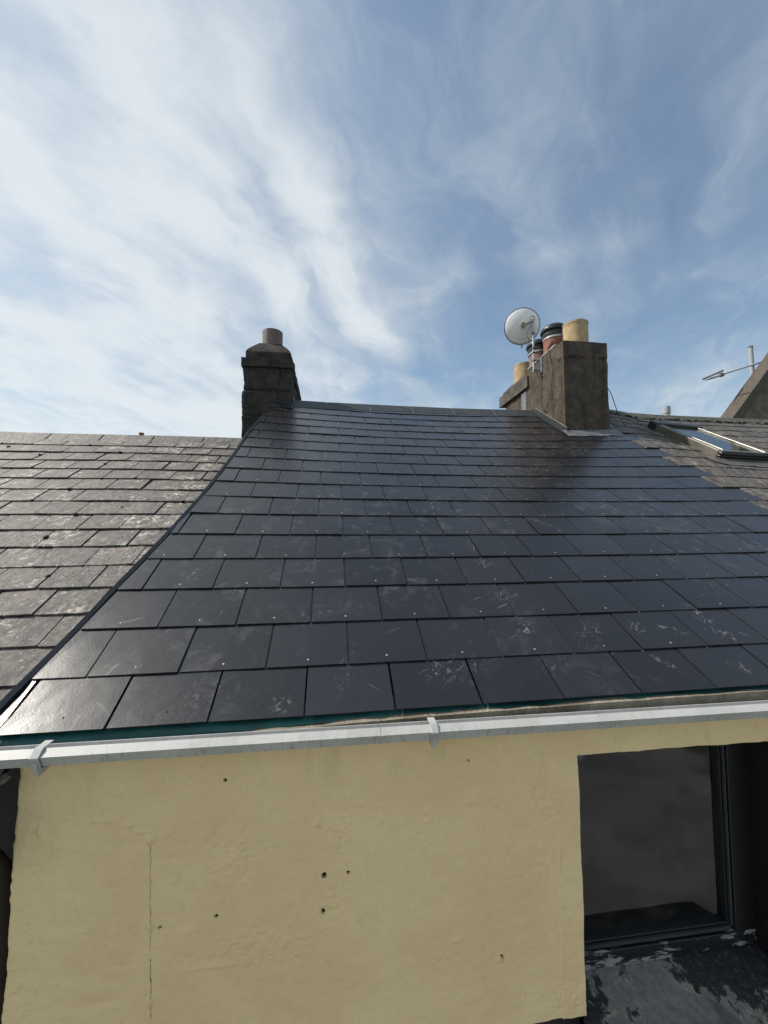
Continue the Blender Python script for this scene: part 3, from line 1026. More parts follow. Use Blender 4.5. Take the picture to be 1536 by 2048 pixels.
# render at the wall head behind the gutter
me = rough_box(-0.20, 4.0, 0.012, 0.20, -0.030, 0.015, 0.02, 0.005, 21, freq=14)
for vt_ in me.vertices:
    sh = warp(vt_.co.x, 0.05) * 0.9 + 0.012 * math.tanh((vt_.co.x - 0.55) * 2.5) - 0.004
    vt_.co.z += sh * min(max((vt_.co.z + 0.03) / 0.04, 0), 1)
link('wall_head', me, house, M['mortar'])

# ---------------- gutter
gut = [(-0.056, 0.0245), (-0.079, 0.0100), (-0.0625, -0.0205), (-0.018, -0.0250), (-0.004, 0.012)]
GD = -0.005
gut = [(p, q + GD) for p, q in gut]
gin = [(-0.007, 0.012), (-0.020, -0.0220), (-0.0615, -0.0180), (-0.0755, 0.0095), (-0.0545, 0.0222)]
gin = [(p, q + GD) for p, q in gin]
gm = MB().prism(gut + gin, -0.62, 0.835)
gutter = gm.build('gutter', house, M['gutter'])
gutter['label'] = 'pale grey plastic gutter along the eave'
MB().prism(gut + gin, 0.8375, 4.0).build('gutter_length', gutter, M['gutter'])
MB().prism([(p - 0.003 if i < 5 else p, q - 0.002 if 0 < i < 4 else q + 0.0) for i, (p, q) in enumerate(gut)] + gin, 0.8355, 0.8370).build('gutter_seam', gutter, M['gutter'])
for bx in (-0.112, 1.004, 2.45, 3.6):
    bk = MB()
    wd = 0.0115
    bk.prism([(-0.050, 0.0290), (-0.062, 0.0295), (-0.0845, 0.0105), (-0.0690, -0.0275), (-0.0655, -0.0270), (-0.0805, 0.0098), (-0.0560, 0.0260)], bx - wd, bx + wd)
    bk.prism([(-0.050, 0.0262), (-0.050, 0.0290), (-0.020, 0.0300), (-0.020, 0.0272)], bx - wd, bx + wd)
    # tapering arm that runs back under the gutter to the wall
    b = len(bk.v)
    bk.v += [(bx - 0.0065, -0.083, 0.000), (bx + 0.0065, -0.083, 0.000), (bx + 0.0055, -0.066, -0.046), (bx - 0.0055, -0.066, -0.046),
             (bx - 0.0065, 0.021, -0.029), (bx + 0.0065, 0.021, -0.029), (bx + 0.0055, 0.021, -0.040), (bx - 0.0055, 0.021, -0.040),
             (bx - 0.0065, -0.060, -0.029), (bx + 0.0065, -0.060, -0.029)]
    bk.f += [(b, b + 1, b + 2, b + 3), (b + 8, b + 4, b + 5, b + 9), (b, b + 8, b + 9, b + 1), (b + 3, b + 2, b + 6, b + 7),
             (b + 0, b + 3, b + 8), (b + 3, b + 7, b + 4, b + 8), (b + 1, b + 9, b + 2), (b + 2, b + 9, b + 5, b + 6), (b + 4, b + 7, b + 6, b + 5)]
    bk.v = [(p[0], p[1], p[2] + GD) for p in bk.v]
    bk.build('bracket', gutter, M['bracket'], bevel=0.0012)

# ---------------- window in its deep opening
win = MB()
FY0, FY1 = 0.132, 0.198
win.box(OX0 - 0.02, 2.342, FY0, FY1, -0.972, -0.912)
window = win.build('window', house, M['chipped_frame'], bevel=0.004)
window['label'] = 'dark glazed window set back in a black painted opening'
MB().box(2.238, 2.342, FY0, FY1, -0.912, -0.10).build('frame', window, M['black_paint'], bevel=0.004)
MB().box(OX0 - 0.02, 1.555, FY0, FY1, -0.912, -0.10).build('frame', window, M['black_paint'], bevel=0.004)
MB().box(1.555, 2.238, FY0, FY1, -0.14, -0.10).build('frame', window, M['black_paint'], bevel=0.004)
sash = MB()
sash.box(1.556, 2.236, FY0 + 0.012, FY1 - 0.012, -0.910, -0.882)
sash.box(2.214, 2.236, FY0 + 0.012, FY1 - 0.012, -0.881, -0.145)
sash.box(1.556, 1.58, FY0 + 0.012, FY1 - 0.012, -0.881, -0.145)
sash.build('sash', window, M['black_paint'], bevel=0.003)
MB().box(1.57, 2.216, FY0 + 0.002, FY0 + 0.010, -0.902, -0.890).build('glazing_bead', window, M['bead'])
MB().box(2.222, 2.229, FY0 + 0.001, FY0 + 0.010, -0.888, -0.15).build('glazing_bead', window, M['bead'])
MB().box(1.575, 2.220, 0.160, 0.164, -0.890, -0.13).build('pane', window, M['glass'])
hd = MB()
hd.tube([(1.67, 0.198, -0.885), (1.67, 0.221, -0.875), (1.672, 0.226, -0.835), (1.682, 0.227, -0.825), (1.75, 0.228, -0.813), (1.765, 0.228, -0.813)], [0.007, 0.007, 0.008, 0.009, 0.011, 0.006], 8)
hd.build('handle', window, M['black_plastic'], sm=True)
cd = MB()
cd.tube([(2.165 + 0.036 * math.cos(a), 0.225, -0.72 + (0.15 if math.sin(a) > 0 else 0.085) * math.sin(a)) for a in np.linspace(math.pi * 0.95, 2 * math.pi * 1.02, 20)], 0.0018, 5)
cd.build('blind_cord', window, M['bracket'])

MB().box(2.326, 2.3435, 0.026, FY0 + 0.02, -1.08, -0.145).build('reveal', house, M['black_paint'])
MB().box(OX0 + 0.001, OX0 + 0.006, 0.034, FY0 + 0.02, -1.08, -0.145).build('reveal', house, M['black_paint'])
# sill of peeling black paint, falling toward the yard
sb = bmesh.new()
na, nb = 60, 26
vs = []
for i in range(na + 1):
    rowv = []
    for j in range(nb + 1):
        x = 1.536 + (2.327 - 1.536) * i / na
        y = 0.150 - 0.25 * j / nb
        z = -0.966 - 0.085 * j / nb
        z += 0.006 * float(fbm(np.array([x * 8]), np.array([y * 8]), np.array([0.0]), 3, 4)[0])
        rowv.append(sb.verts.new((x, y, z)))
    vs.append(rowv)
for i in range(na):
    for j in range(nb):
        sb.faces.new((vs[i][j], vs[i][j + 1], vs[i + 1][j + 1], vs[i + 1][j]))
exg = bmesh.ops.extrude_edge_only(sb, edges=[e for e in sb.edges if e.is_boundary])
for g_ in exg['geom']:
    if isinstance(g_, bmesh.types.BMVert):
        g_.co.z = -1.16
me = bpy.data.meshes.new('sill')
sb.to_mesh(me)
sb.free()
smooth(me, True, 40)
link('sill', me, house, M['sill'])['label'] = 'concrete window sill with black paint peeling off'

room = MB()
room.box(1.0, 3.1, 1.7, 1.75, -2.0, 0.05)
room.box(0.95, 1.0, 0.26, 1.75, -2.0, 0.05)
room.box(3.1, 3.15, 0.26, 1.75, -2.0, 0.05)
room.box(1.0, 3.1, 0.26, 1.7, -2.05, -2.0)
room.box(0.95, 3.15, 0.265, 1.75, 0.052, 0.08)
room.build('room', house, M['room'])
MB().box(1.42, 2.45, 0.2, 0.42, -0.955, -0.925).build('window_board', house, M['board'])
MB().prism([(1.62, -0.13), (1.80, -0.13), (2.75, -0.62), (2.75, -0.78)], 0.30, 0.345, axis='y').build('rafter', house, M['rafter'])
MB().prism([(1.88, -0.10), (2.75, -0.10), (2.75, -0.52)], 0.36, 0.37, axis='y').build('ceiling_panel', house, M['board'])


# ---------------- chimneys
def groove(z0, depth, width, seed):
    def f(co, nrm):
        zz = z0 + 0.012 * fbm(co[:, 0] * 4, co[:, 1] * 4, 0 * co[:, 0], 3, seed)
        side_ = (np.abs(nrm[:, 2]) < 0.3)
        return -depth * np.exp(-((co[:, 2] - zz) / width) ** 2) * side_
    return f


def left_extra(co, nrm):
    k = 0.009 * fbm(co[:, 0] * 24, co[:, 1] * 24, co[:, 2] * 24, 3, 44, 0.7) + groove(2.33, 0.020, 0.009, 3)(co, nrm) + 0.006 * (co[:, 2] < 2.33) * (np.abs(nrm[:, 2]) < 0.3)
    k += groove(2.03, 0.010, 0.009, 5)(co, nrm)
    # cracked and bulging right-hand corner
    cr = np.abs(co[:, 0] - (0.02 + 0.10 * (co[:, 2] - 2.1) + 0.03 * fbm(co[:, 2] * 9, 0 * co[:, 2], 0 * co[:, 2], 3, 8)))
    k += -0.018 * np.exp(-(cr / 0.007) ** 2) * (co[:, 1] < 3.5) * (co[:, 2] > 2.1)
    k += 0.030 * np.clip(fbm(co[:, 0] * 3, co[:, 1] * 5, co[:, 2] * 5, 4, 12), -0.4, 1) * (co[:, 0] > 0.15)
    return k


me = rough_box(-0.355, 0.198, 3.45, 4.75, 1.2, 2.612, 0.014, 0.030, 31, left_extra, freq=5)
ch1 = link('chimney', me, house, M['stack_dark'])
ch1['label'] = 'dark cracked rendered chimney stack at the left end of the ridge'
me = rough_box(-0.378, 0.215, 3.425, 4.775, 2.612, 2.712, 0.016, 0.022, 33, freq=9)
link('band_course', me, ch1, M['stack_dark'])


def slope_top(x0, x1, y0, y1, z0, z1):
    def f(co, nrm):
        return -0.0 * co[:, 0]
    return f


cap = MB()
x0, x1, y0, y1 = -0.333, 0.196, 3.45, 4.75
ring = [(x0, y0), (x1, y0), (x1, y1), (x0, y1)]
lv = []
N = 14
for z, ins in ((2.712, 0.0), (2.75, -0.004), (2.79, 0.0), (2.822, 0.012), (2.872, 0.05), (2.930, 0.10), (2.972, 0.14)):
    ringp = []
    for q in range(4):
        a, b = ring[q], ring[(q + 1) % 4]
        nn = N if q in (1, 3) else 8
        for i in range(nn):
            f = i / nn
            x = a[0] + (b[0] - a[0]) * f
            y = a[1] + (b[1] - a[1]) * f
            cxm, cym = (x0 + x1) / 2, (y0 + y1) / 2
            x = min(max(x, x0 + ins), x1 - ins)
            y = min(max(y, y0 + ins), y1 - ins)
            jt = 0.010 * float(vnoise(np.array([x * 12]), np.array([y * 12]), np.array([z * 14]), 3)[0])
            ringp.append((x + jt, y + jt, z + (0.6 * jt if ins > 0 else 0)))
    lv.append(ringp)
m_ = len(lv[0])
for ringp in lv:
    cap.v += ringp
for i in range(len(lv) - 1):
    for k2 in range(m_):
        cap.f.append((i * m_ + k2, i * m_ + (k2 + 1) % m_, (i + 1) * m_ + (k2 + 1) % m_, (i + 1) * m_ + k2))
cap.f.append(tuple((len(lv) - 1) * m_ + k2 for k2 in range(m_)))
cap.build('flaunching', ch1, M['stack_dark'], sm=True, angle=40)


def pot(parent, name, c, r, h, material, flare=0.0, wall_t=0.018, label=None, rim=0.0, seed=1):
    prof = [(r * (1 + flare), 0), (r * (1 + flare * 0.4), h * 0.15), (r, h * 0.4), (r, h - 0.03), (r + rim, h - 0.028), (r + rim, h - 0.002), (r + rim - 0.004, h), (r - wall_t, h), (r - wall_t, h - 0.25), (0.001, h - 0.25)]
    o_ = MB().lathe(prof, c, 32, 0.006, seed).build(name, parent, material, sm=True, angle=40)
    if label:
        o_['label'] = label
    return o_


pot(ch1, 'chimney_pot', (-0.062, 3.70, 2.88), 0.122, 0.285, M['pot_brown'], 0.0, label='short plain brown clay pot')
# lead at the foot of the stack
fl = MB()
fl.box(-0.02, 0.225, 3.395, 3.447, 2.125, 2.140, None)
b = surf(0.0, 3.93, 0.03)
fl2 = MB()
for i in range(9):
    X = -0.01 + 0.245 * i / 8
    a0 = surf(X, 3.90, 0.024 + 0.003 * math.sin(i * 2.1)); a1 = surf(X, 4.055, 0.030)
    fl2.v += [a0, a1, (X, 3.443, a1[2] + 0.012)]
for i in range(8):
    for k2 in range(2):
        fl2.f.append((i * 3 + k2, i * 3 + 3 + k2, i * 3 + 4 + k2, i * 3 + 1 + k2))
fl2.build('flashing', ch1, M['trim'], sm=True)
fl3 = MB()
for i in range(7):
    Y = 3.44 + 0.30 * i / 6
    fl3.v += [(0.226 + 0.003 * math.sin(i * 3), Y, 2.05), (0.224, Y, 2.30 - 0.03 * (i % 2))]
for i in range(6):
    fl3.f.append((i * 2, i * 2 + 2, i * 2 + 3, i * 2 + 1))
fl3.build('flashing', ch1, M['lead'])

# right-hand stack: front part, plain; rear part with a heavy band
RX0, RX1, RYF = 3.327, 3.876, 2.89


def right_extra(co, nrm):
    k = 0.003 * (co[:, 2] > 2.70) * (np.abs(nrm[:, 2]) < 0.3)
    zz = 2.700 + 0.012 * fbm(co[:, 0] * 9, co[:, 1] * 9, 0 * co[:, 0], 3, 3)
    sidem = (np.abs(nrm[:, 2]) < 0.3)
    k += 0.030 * np.exp(-((co[:, 2] - zz) / 0.013) ** 2) * sidem * (0.55 + 1.1 * vnoise(co[:, 0] * 16, co[:, 1] * 16, co[:, 2] * 16, 7)) * (co[:, 1] < 3.0)
    k -= 0.010 * np.exp(-((co[:, 2] - zz + 0.028) / 0.010) ** 2) * sidem * (co[:, 1] < 3.0)
    return k


me = rough_box(RX0, RX1, RYF, 3.80, 1.62, 2.885, 0.020, 0.010, 51, right_extra, freq=5)
ch2 = link('chimney', me, house, M['stack_brown'])
ch2['label'] = 'brown rendered chimney stack with four pots on the right of the ridge'
me = rough_box(RX0 + 0.012, RX1 - 0.012, 3.80, 4.47, 1.62, 2.70, 0.03, 0.010, 53, freq=5)
link('rear_stack', me, ch2, M['stack_brown'])
me = rough_box(RX0 - 0.035, RX1 + 0.03, 3.70, 4.60, 2.64, 2.80, 0.028, 0.022, 55, freq=7)
link('band_course', me, ch2, M['corbel'])
me = rough_box(RX0 + 0.01, RX1 - 0.01, 3.80, 4.55, 2.80, 2.86, 0.03, 0.012, 57, freq=6)
link('flaunching', me, ch2, M['corbel'])
ls = MB()
ls.box(RX0 - 0.004, RX0 + 0.004, 3.79, 3.93, 2.28, 2.62)
ls.build('lead_strip', ch2, M['lead'])
MB().prism([(3.05, 2.896), (3.72, 2.884), (3.72, 2.902), (3.05, 2.914)], RX0 - 0.010, RX0 + 0.012).build('edge_strip', ch2, M['strap'])
pot(ch2, 'chimney_pot', (3.615, 3.085, 2.85), 0.140, 0.345, M['pot_yellow'], 0.02, label='buff clay pot at the front of the stack', rim=0.004, seed=2)
p2 = pot(ch2, 'chimney_pot', (3.60, 3.52, 2.85), 0.140, 0.46, M['pot_red'], 0.06, label='terracotta pot with a black cowl and steel strap', seed=3)
p3 = pot(ch2, 'chimney_pot', (3.59, 3.90, 2.83), 0.135, 0.46, M['pot_pink'], 0.05, label='pale terracotta pot with a black cowl behind the dish', seed=4)
pot(ch2, 'chimney_pot', (3.60, 4.37, 2.83), 0.150, 0.41, M['pot_yellow'], 0.02, label='buff clay pot at the back of the stack', rim=0.004, seed=5)
for (cx, cy, zt) in ((3.60, 3.52, 3.255), (3.59, 3.90, 3.235)):
    cw = MB()
    cw.lathe([(0.150, -0.02), (0.156, 0.0), (0.150, 0.045), (0.150, 0.05), (0.172, 0.055), (0.178, 0.075), (0.168, 0.105), (0.13, 0.135), (0.07, 0.152), (0.001, 0.158)], (cx, cy, zt), 28)
    cw.build('cowl', ch2, M['black_plastic'], sm=True, angle=45)
    stp = MB()
    stp.lathe([(0.146, -0.050), (0.148, -0.050), (0.148, -0.026), (0.146, -0.026)], (cx, cy, zt), 28)
    stp.lathe([(0.001, -0.05), (0.012, -0.05), (0.012, 0.09), (0.001, 0.09)], (cx + 0.02, cy - 0.166, zt), 6)
    stp.build('strap', ch2, M['strap'], sm=True, angle=45)
# stepped lead along the foot of the stack
sf = MB()
for i in range(10):
    S = 3.36 + 0.86 * i / 9
    a0 = surf(RX0 - 0.075, S, 0.022 + 0.002 * math.sin(i * 2.3))
    a1 = surf(RX0 - 0.012, S, 0.026)
    sf.v += [a0, a1, (RX0 - 0.015, a1[1], a1[2] + 0.040), (RX0 + 0.004, a1[1], a1[2] + 0.046)]
for i in range(9):
    for k2 in range(3):
        sf.f.append((i * 4 + k2, i * 4 + 4 + k2, i * 4 + 5 + k2, i * 4 + 1 + k2))
sf.build('flashing', ch2, M['trim'], sm=True, angle=30)
MB().tube([surf(RX0 - 0.016, S_, 0.072) for S_ in np.linspace(3.38, 4.2, 12)], 0.0035, 6).build('flashing_lip', ch2, M['lead'])
ap = MB()
for i in range(15):
    X = RX0 - 0.06 + 0.66 * i / 14
    wob = 0.004 * math.sin(i * 1.9) + 0.003 * math.sin(i * 4.3)
    a0 = surf(X, 3.235 + 0.01 * math.sin(i * 1.3), 0.022 + wob * 0.3)
    a1 = surf(X, 3.30, 0.026 + wob)
    ap.v += [a0, a1, surf(X, 3.345, 0.034 + wob), surf(X, 3.40, 0.036)]
for i in range(14):
    for k2 in range(3):
        ap.f.append((i * 4 + k2, i * 4 + 4 + k2, i * 4 + 5 + k2, i * 4 + 1 + k2))
ap.build('flashing', ch2, M['lead'], sm=True)
me = rough_box(RX0 + 0.10, RX1 - 0.01, RYF - 0.055, RYF + 0.01, 1.70, 1.785, 0.02, 0.010, 91, freq=14)
link('mortar_fillet', me, ch2, M['mossy_ridge'])
me = rough_box(RX0 - 0.006, RX1 + 0.006, RYF - 0.010, RYF + 0.02, 1.785, 1.80, 0.02, 0.004, 92, freq=14)
link('drip_edge', me, ch2, M['stack_brown'])

# ================================================================== left neighbour
left = thing('terraced_house', 'lower neighbouring house on the left with weathered grey lichen covered slates', 'house', (-2.2, 2.0, GZ))
random.seed(23)
LR = 3.03
ld = MB()
for S in (-0.10, LR):
    for X in (-4.6, -3.4, -2.5, -1.6, -0.8, -0.24):
        xx = min(X, xv(S) - 0.0) if X == -0.24 and S > 1 else X
        ld.v.append(left_surf(xx, S, -0.02))
for i in range(5):
    ld.f.append((i, i + 1, i + 7, i + 6))
n0 = len(ld.v)
for i in range(6):
    x, y, z = ld.v[6 + i]
    ld.v.append((x, 5.6, z - (5.6 - y) * 0.6))
for i in range(5):
    ld.f.append((6 + i, 7 + i, n0 + i + 1, n0 + i))
lroof = ld.build('roof', left, M['deck'])
GL = 0.1785
LL = 2.1 * GL
mossb = MB()
for i in range(-4, 13):
    S0 = 0.601 + GL * i
    S1 = min(S0 + LL, LR)
    xo = (-0.538 + 0.006 * i) if i % 2 == 0 else (-0.407 + 0.004 * i)
    for k in range(-13, 4):
        a = xo + 0.225 * k + random.uniform(-0.006, 0.006)
        b_ = xo + 0.225 * (k + 1) + random.uniform(-0.006, 0.006)
        lim = max(xv(S0) - 0.02, xv(S1) - 0.02) if S0 > 0.1 else -0.228
        limh = lim if S0 > 0.1 else -0.232
        if a > lim - 0.03:
            continue
        gp = random.uniform(0.0025, 0.0055)
        x0, x1 = a + gp, min(b_ - gp, lim)
        sk = random.uniform(-0.003, 0.003)
        add_slate('slate', lroof, M['old_slate'], left_surf, x0, x1, x0 + sk, min(x1 + sk, limh), S0 + random.uniform(-0.0022, 0.0022), S1, T_OLD,
                  2.5 * T_OLD + random.uniform(0, 0.003), LL, 0.0012, random, random.uniform(-0.001, 0.003), random.uniform(-0.004, 0.004))
        if random.random() < 0.42 and S0 > 0.0:
            p_ = left_surf(a + random.uniform(-0.004, 0.004), S0 + random.choice((0.0, 0.012, GL * 0.55)) + random.uniform(-0.004, 0.01), 0.020)
            q = random.uniform(0.005, 0.013) * (1.5 if random.random() < 0.12 else 1)
            mossb.blob(p_, q, 1.1, random.uniform(1.0, 2.0), 0.8, seed=i * 50 + k)
mossb.build('moss', lroof, M['moss'], sm=True)['kind'] = 'stuff'
lrx = [-4.6] + [-0.50 - 0.435 * q for q in range(8, -1, -1)] + [-0.14]
for a, b in zip(lrx[:-1], lrx[1:]):
    ridge_tile(lroof, M['old_ridge'], left_surf, a, b, LR, 0.165, 0.016, 0.030, 0.008)
lwm = MB()
lwm.prism([(0.16, GZ), (5.5, GZ), (5.5, -0.3), (2.55, 1.45), (0.16, 0.0)], -4.5, -0.236)
lwm.build('wall', left, M['dark_wall'])  # near-black wall with sparse paler flecks
lg = MB()
arc = [(-0.10 + 0.052 * math.cos(a), -0.150 + 0.052 * math.sin(a)) for a in np.linspace(math.pi, 2 * math.pi, 10)]
arci = [(-0.10 + 0.046 * math.cos(a), -0.150 + 0.046 * math.sin(a)) for a in np.linspace(2 * math.pi, math.pi, 10)]
lg.prism(arc + arci, -4.4, -0.229)
lgo = lg.build('gutter', left, M['black_plastic'])
lr_ = MB()
lr_.tube([(-4.4, -0.152, -0.148), (-0.229, -0.152, -0.148)], 0.0055, 8)
lr_.build('gutter_rim', lgo, M['bracket'])
lp = MB()
lp.tube([(-0.27, -0.09, -0.19), (-0.275, -0.07, -0.24), (-0.285, 0.03, -0.33), (-0.30, 0.09, -0.40), (-0.30, 0.10, -0.6), (-0.30, 0.10, GZ + 0.05)], 0.034, 12)
lp.build('downpipe', left, M['black_plastic'], sm=True)
dbm = MB()
random.seed(5)
for q in range(26):
    X = -0.222 - random.uniform(0, 0.03)
    S = random.uniform(-0.15, 0.04)
    dbm.blob(left_surf(X, S, 0.0), random.uniform(0.004, 0.012), 1.4, 1.6, 0.6, seed=q)
dbm.build('mortar_debris', left, M['mortar'])['kind'] = 'stuff'

# ================================================================== right neighbour
right = thing('terraced_house', 'neighbouring house on the right with old brown slates and a roof window', 'house', (6.2, 2.0, GZ))
random.seed(37)
rd = MB()
RR = 4.40
for S in (0.0, 1.0, 2.0, 3.0, 3.7, RR):
    for X in (3.90, 4.3, 4.9, 5.6, 6.4, 7.4, 8.6):
        rd.v.append(surf(X, S, -0.022))
for j in range(5):
    for i in range(6):
        a = j * 7 + i
        rd.f.append((a, a + 1, a + 8, a + 7))
n0 = len(rd.v)
for i in range(7):
    x, y, z = rd.v[35 + i]
    rd.v.append((x, 7.3, z - (7.3 - y) * 0.6))
for i in range(6):
    rd.f.append((35 + i, 36 + i, n0 + i + 1, n0 + i))
rroof = rd.build('roof', right, M['deck'])
SKX0, SKX1, SKS0, SKS1 = 4.555, 5.19, 2.63, 3.63
moss2 = MB()
for r in range(0, 18):
    start = 3.9 if r % 2 == 0 else 4.05
    S0 = r * G + (0.047 if r == 0 else 0.010 if r == 1 else 0.0)
    S1 = min(r * G + L, RR - 0.01)
    for k in range(14):
        a = start + 0.3 * k + (random.uniform(-0.006, 0.006) if k else 0)
        b = start + 0.3 * (k + 1) + random.uniform(-0.006, 0.006)
        if a > 8.0:
            break
        if a > SKX0 and b < SKX1 and S0 > SKS0 and S1 < SKS1:
            continue
        gp = random.uniform(0.003, 0.006)
        near = k < 2 + (r % 2)
        lowered = 0.0 if near else -0.001
        add_slate('slate', rroof, M['old_slate_brown'], surf, a + gp, b - gp, a + gp + random.uniform(-0.003, 0.003), b - gp, S0 + random.uniform(-0.0025, 0.0025), S1, T_OLD,
                  2.2 * T_OLD + lowered + random.uniform(0, 0.002), L, 0.0013, random, random.uniform(-0.001, 0.0025), random.uniform(-0.003, 0.003))
        if random.random() < 0.18 and r > 5 and k > 2:
            moss2.blob(surf(a + random.uniform(0, 0.2), S0 + random.uniform(-0.002, 0.02), 0.024), random.uniform(0.006, 0.014), 1.5, 1.2, 0.7, seed=r * 40 + k)
for q in range(120):
    X = random.uniform(3.9, 8.0)
    moss2.blob(surf(X, RR - 0.17 + random.uniform(-0.03, 0.02), 0.03), random.uniform(0.008, 0.02), 1.8, 1.0, 0.7, seed=q + 900)
moss2.build('moss', rroof, M['moss'], sm=True)['kind'] = 'stuff'
rrx = [3.88 + 0.45 * q for q in range(10)]
for a, b in zip(rrx[:-1], rrx[1:]):
    ridge_tile(rroof, M['mossy_ridge'], surf, a, b, RR, 0.20, 0.02, 0.045, 0.008)
rw = MB()
rw.prism([(0.045, GZ), (7.2, GZ), (7.2, -0.2), (3.7, 2.0), (0.045, -0.06)], 4.02, 8.5)
rw.build('wall', right, M['house_wall'])
MB().lathe([(0.052, 0), (0.052, 0.62), (0.060, 0.625), (0.060, 0.75), (0.046, 0.75), (0.046, 0.5), (0.001, 0.5)], (6.59, 5.0, 2.18), 20).build('vent_pipe', right, M['grey_pvc'], sm=True, angle=40)

# roof window
rwin = MB()
rwin.box(SKX0 + 0.04, SKX1 - 0.04, SKS0 + 0.05, SKS1 - 0.07, 0.010, 0.050, surf)  # pale backing colour stands in for bright sky reflected in the pane
roofwin = rwin.build('roof_window', right, M['bracket'])
roofwin['label'] = 'tilted roof window with grey metal cladding and sky reflecting pane'
for xa, xb in ((SKX0, SKX0 + 0.055), (SKX1 - 0.055, SKX1)):
    MB().box(xa, xb, SKS0 + 0.03, SKS1 - 0.07, 0.0, 0.098, surf).build('frame_side', roofwin, M['alu'], bevel=0.006)
MB().box(SKX0 + 0.058, SKX0 + 0.075, SKS0 + 0.05, SKS1 - 0.08, 0.06, 0.104, surf).build('glazing_trim', roofwin, M['alu_pale'], bevel=0.003)
MB().box(SKX1 - 0.075, SKX1 - 0.058, SKS0 + 0.05, SKS1 - 0.08, 0.06, 0.104, surf).build('glazing_trim', roofwin, M['alu_pale'], bevel=0.003)
MB().box(SKX0 - 0.012, SKX1 + 0.012, SKS1 - 0.07, SKS1 + 0.05, 0.0, 0.112, surf).build('hood', roofwin, M['black_plastic'], bevel=0.012)
for (s0, s1, h0, h1) in ((SKS0 - 0.012, SKS0 + 0.052, 0.060, 0.088), (SKS0 - 0.004, SKS0 + 0.05, 0.034, 0.056), (SKS0, SKS0 + 0.05, 0.006, 0.030)):
    MB().box(SKX0 + 0.004, SKX1 - 0.004, s0, s1, h0, h1, surf).build('frame_bottom', roofwin, M['black_plastic'], bevel=0.01)
MB().box(SKX0 + 0.02, SKX1 - 0.02, SKS0 + 0.010, SKS0 + 0.055, 0.090, 0.099, surf).build('frame_lip', roofwin, M['alu'], bevel=0.003)
MB().box(SKX0 + 0.07, SKX1 - 0.07, SKS0 + 0.05, SKS1 - 0.075, 0.082, 0.088, surf).build('pane', roofwin, M['skyglass'])
fb = MB()
nf = 20
for i in range(nf + 1):
    X = SKX0 - 0.16 + (SKX1 - SKX0 + 0.30) * i / nf
    wob = 0.008 * math.sin(i * 1.1) + 0.006 * math.sin(i * 2.7)
    fb.v += [surf(X, SKS0 - 0.20 + wob + (0.06 if i in (0, nf) else 0), 0.030 + 0.002 * math.sin(i * 1.7)), surf(X, SKS0 - 0.08, 0.028), surf(X, SKS0 + 0.02, 0.030)]
for i in range(nf):
    for k2 in range(2):
        fb.f.append((i * 3 + k2, i * 3 + 3 + k2, i * 3 + 4 + k2, i * 3 + 1 + k2))
fb.build('apron_flashing', roofwin, M['alu'], sm=True)

# ================================================================== dish on the stack
dish = thing('satellite_dish', 'round grey satellite dish on a steel pole fixed to the brown chimney', 'satellite dish', (3.25, 3.42, 2.72))
pole = MB()
pole.tube([(3.247, 3.42, 2.72), (3.247, 3.42, 3.47)], 0.016, 12)
pole.build('pole', dish, M['steel'], sm=True, angle=50)
for z in (2.86, 2.965, 3.02, 3.22):
    MB().tube([(3.247, 3.42, z), (3.247, 3.42, z + 0.022)], 0.0195, 10).build('pole_clip', dish, M['black_plastic'])
br = MB()
br.box(RX0 - 0.014, RX0 - 0.004, 3.345, 3.415, 2.70, 2.90)
br.build('wall_plate', dish, M['lead'])
br = MB()
br.box(3.24, RX0 - 0.008, 3.398, 3.420, 2.735, 2.752)
br.box(3.24, RX0 - 0.008, 3.398, 3.420, 2.868, 2.884)
br.tube([(3.225, 3.395, 2.745), (3.265, 3.395, 2.745)], 0.016, 8)
br.tube([(3.225, 3.40, 2.876), (3.270, 3.40, 2.876)], 0.013, 8)
br.build('wall_bracket', dish, M['steel'])
# reflector: back of the bowl faces the yard
ax = Vector((0.36, 0.84, 0.36)).normalized()
up = Vector((0, 0, 1))
sx_ = ax.cross(up).normalized()
sy_ = sx_.cross(ax).normalized()
dc = Vector((3.140, 3.50, 3.365))
RD = 0.220
dm = MB()
NR, NA = 10, 40
dm.v.append(tuple(dc - ax * 0.035))
for i in range(1, NR + 1):
    rr = RD * i / NR
    for k in range(NA):
        an = 2 * math.pi * k / NA
        p_ = dc + sx_ * rr * math.cos(an) * 1.0 + sy_ * rr * math.sin(an) * 1.0 + ax * (-0.035 + 0.055 * (i / NR) ** 2)
        dm.v.append(tuple(p_))
for k in range(NA):
    dm.f.append((0, 1 + (k + 1) % NA, 1 + k))
for i in range(NR - 1):
    for k in range(NA):
        a = 1 + i * NA + k
        b = 1 + i * NA + (k + 1) % NA
        dm.f.append((a, b, b + NA, a + NA))
do = dm.build('reflector', dish, M['dish'], sm=True)
md = do.modifiers.new('solid', 'SOLIDIFY')
md.thickness = 0.003
rim = MB()
rim.tube([tuple(dc + sx_ * (RD + 0.002) * math.cos(a) + sy_ * (RD + 0.002) * math.sin(a) + ax * 0.020) for a in np.linspace(0, 2 * math.pi, 49)], 0.0055, 6)
rim.build('rim', dish, M['dish_rim'], sm=True)
kc = dc - ax * 0.04 - sx_ * 0.0 + Vector((0.01, 0, 0.012))
kb = MB()
kb.tube([tuple(kc), tuple(kc - ax * 0.045)], 0.034, 14)
kb.tube([tuple(kc - ax * 0.045), tuple(kc - ax * 0.060)], 0.024, 14)
kb.build('pivot', dish, M['knob'], sm=True, angle=40)
am = MB()
am.tube([tuple(kc - ax * 0.03), (3.235, 3.405, 3.395), (3.247, 3.395, 3.44)], [0.014, 0.013, 0.012], 8)
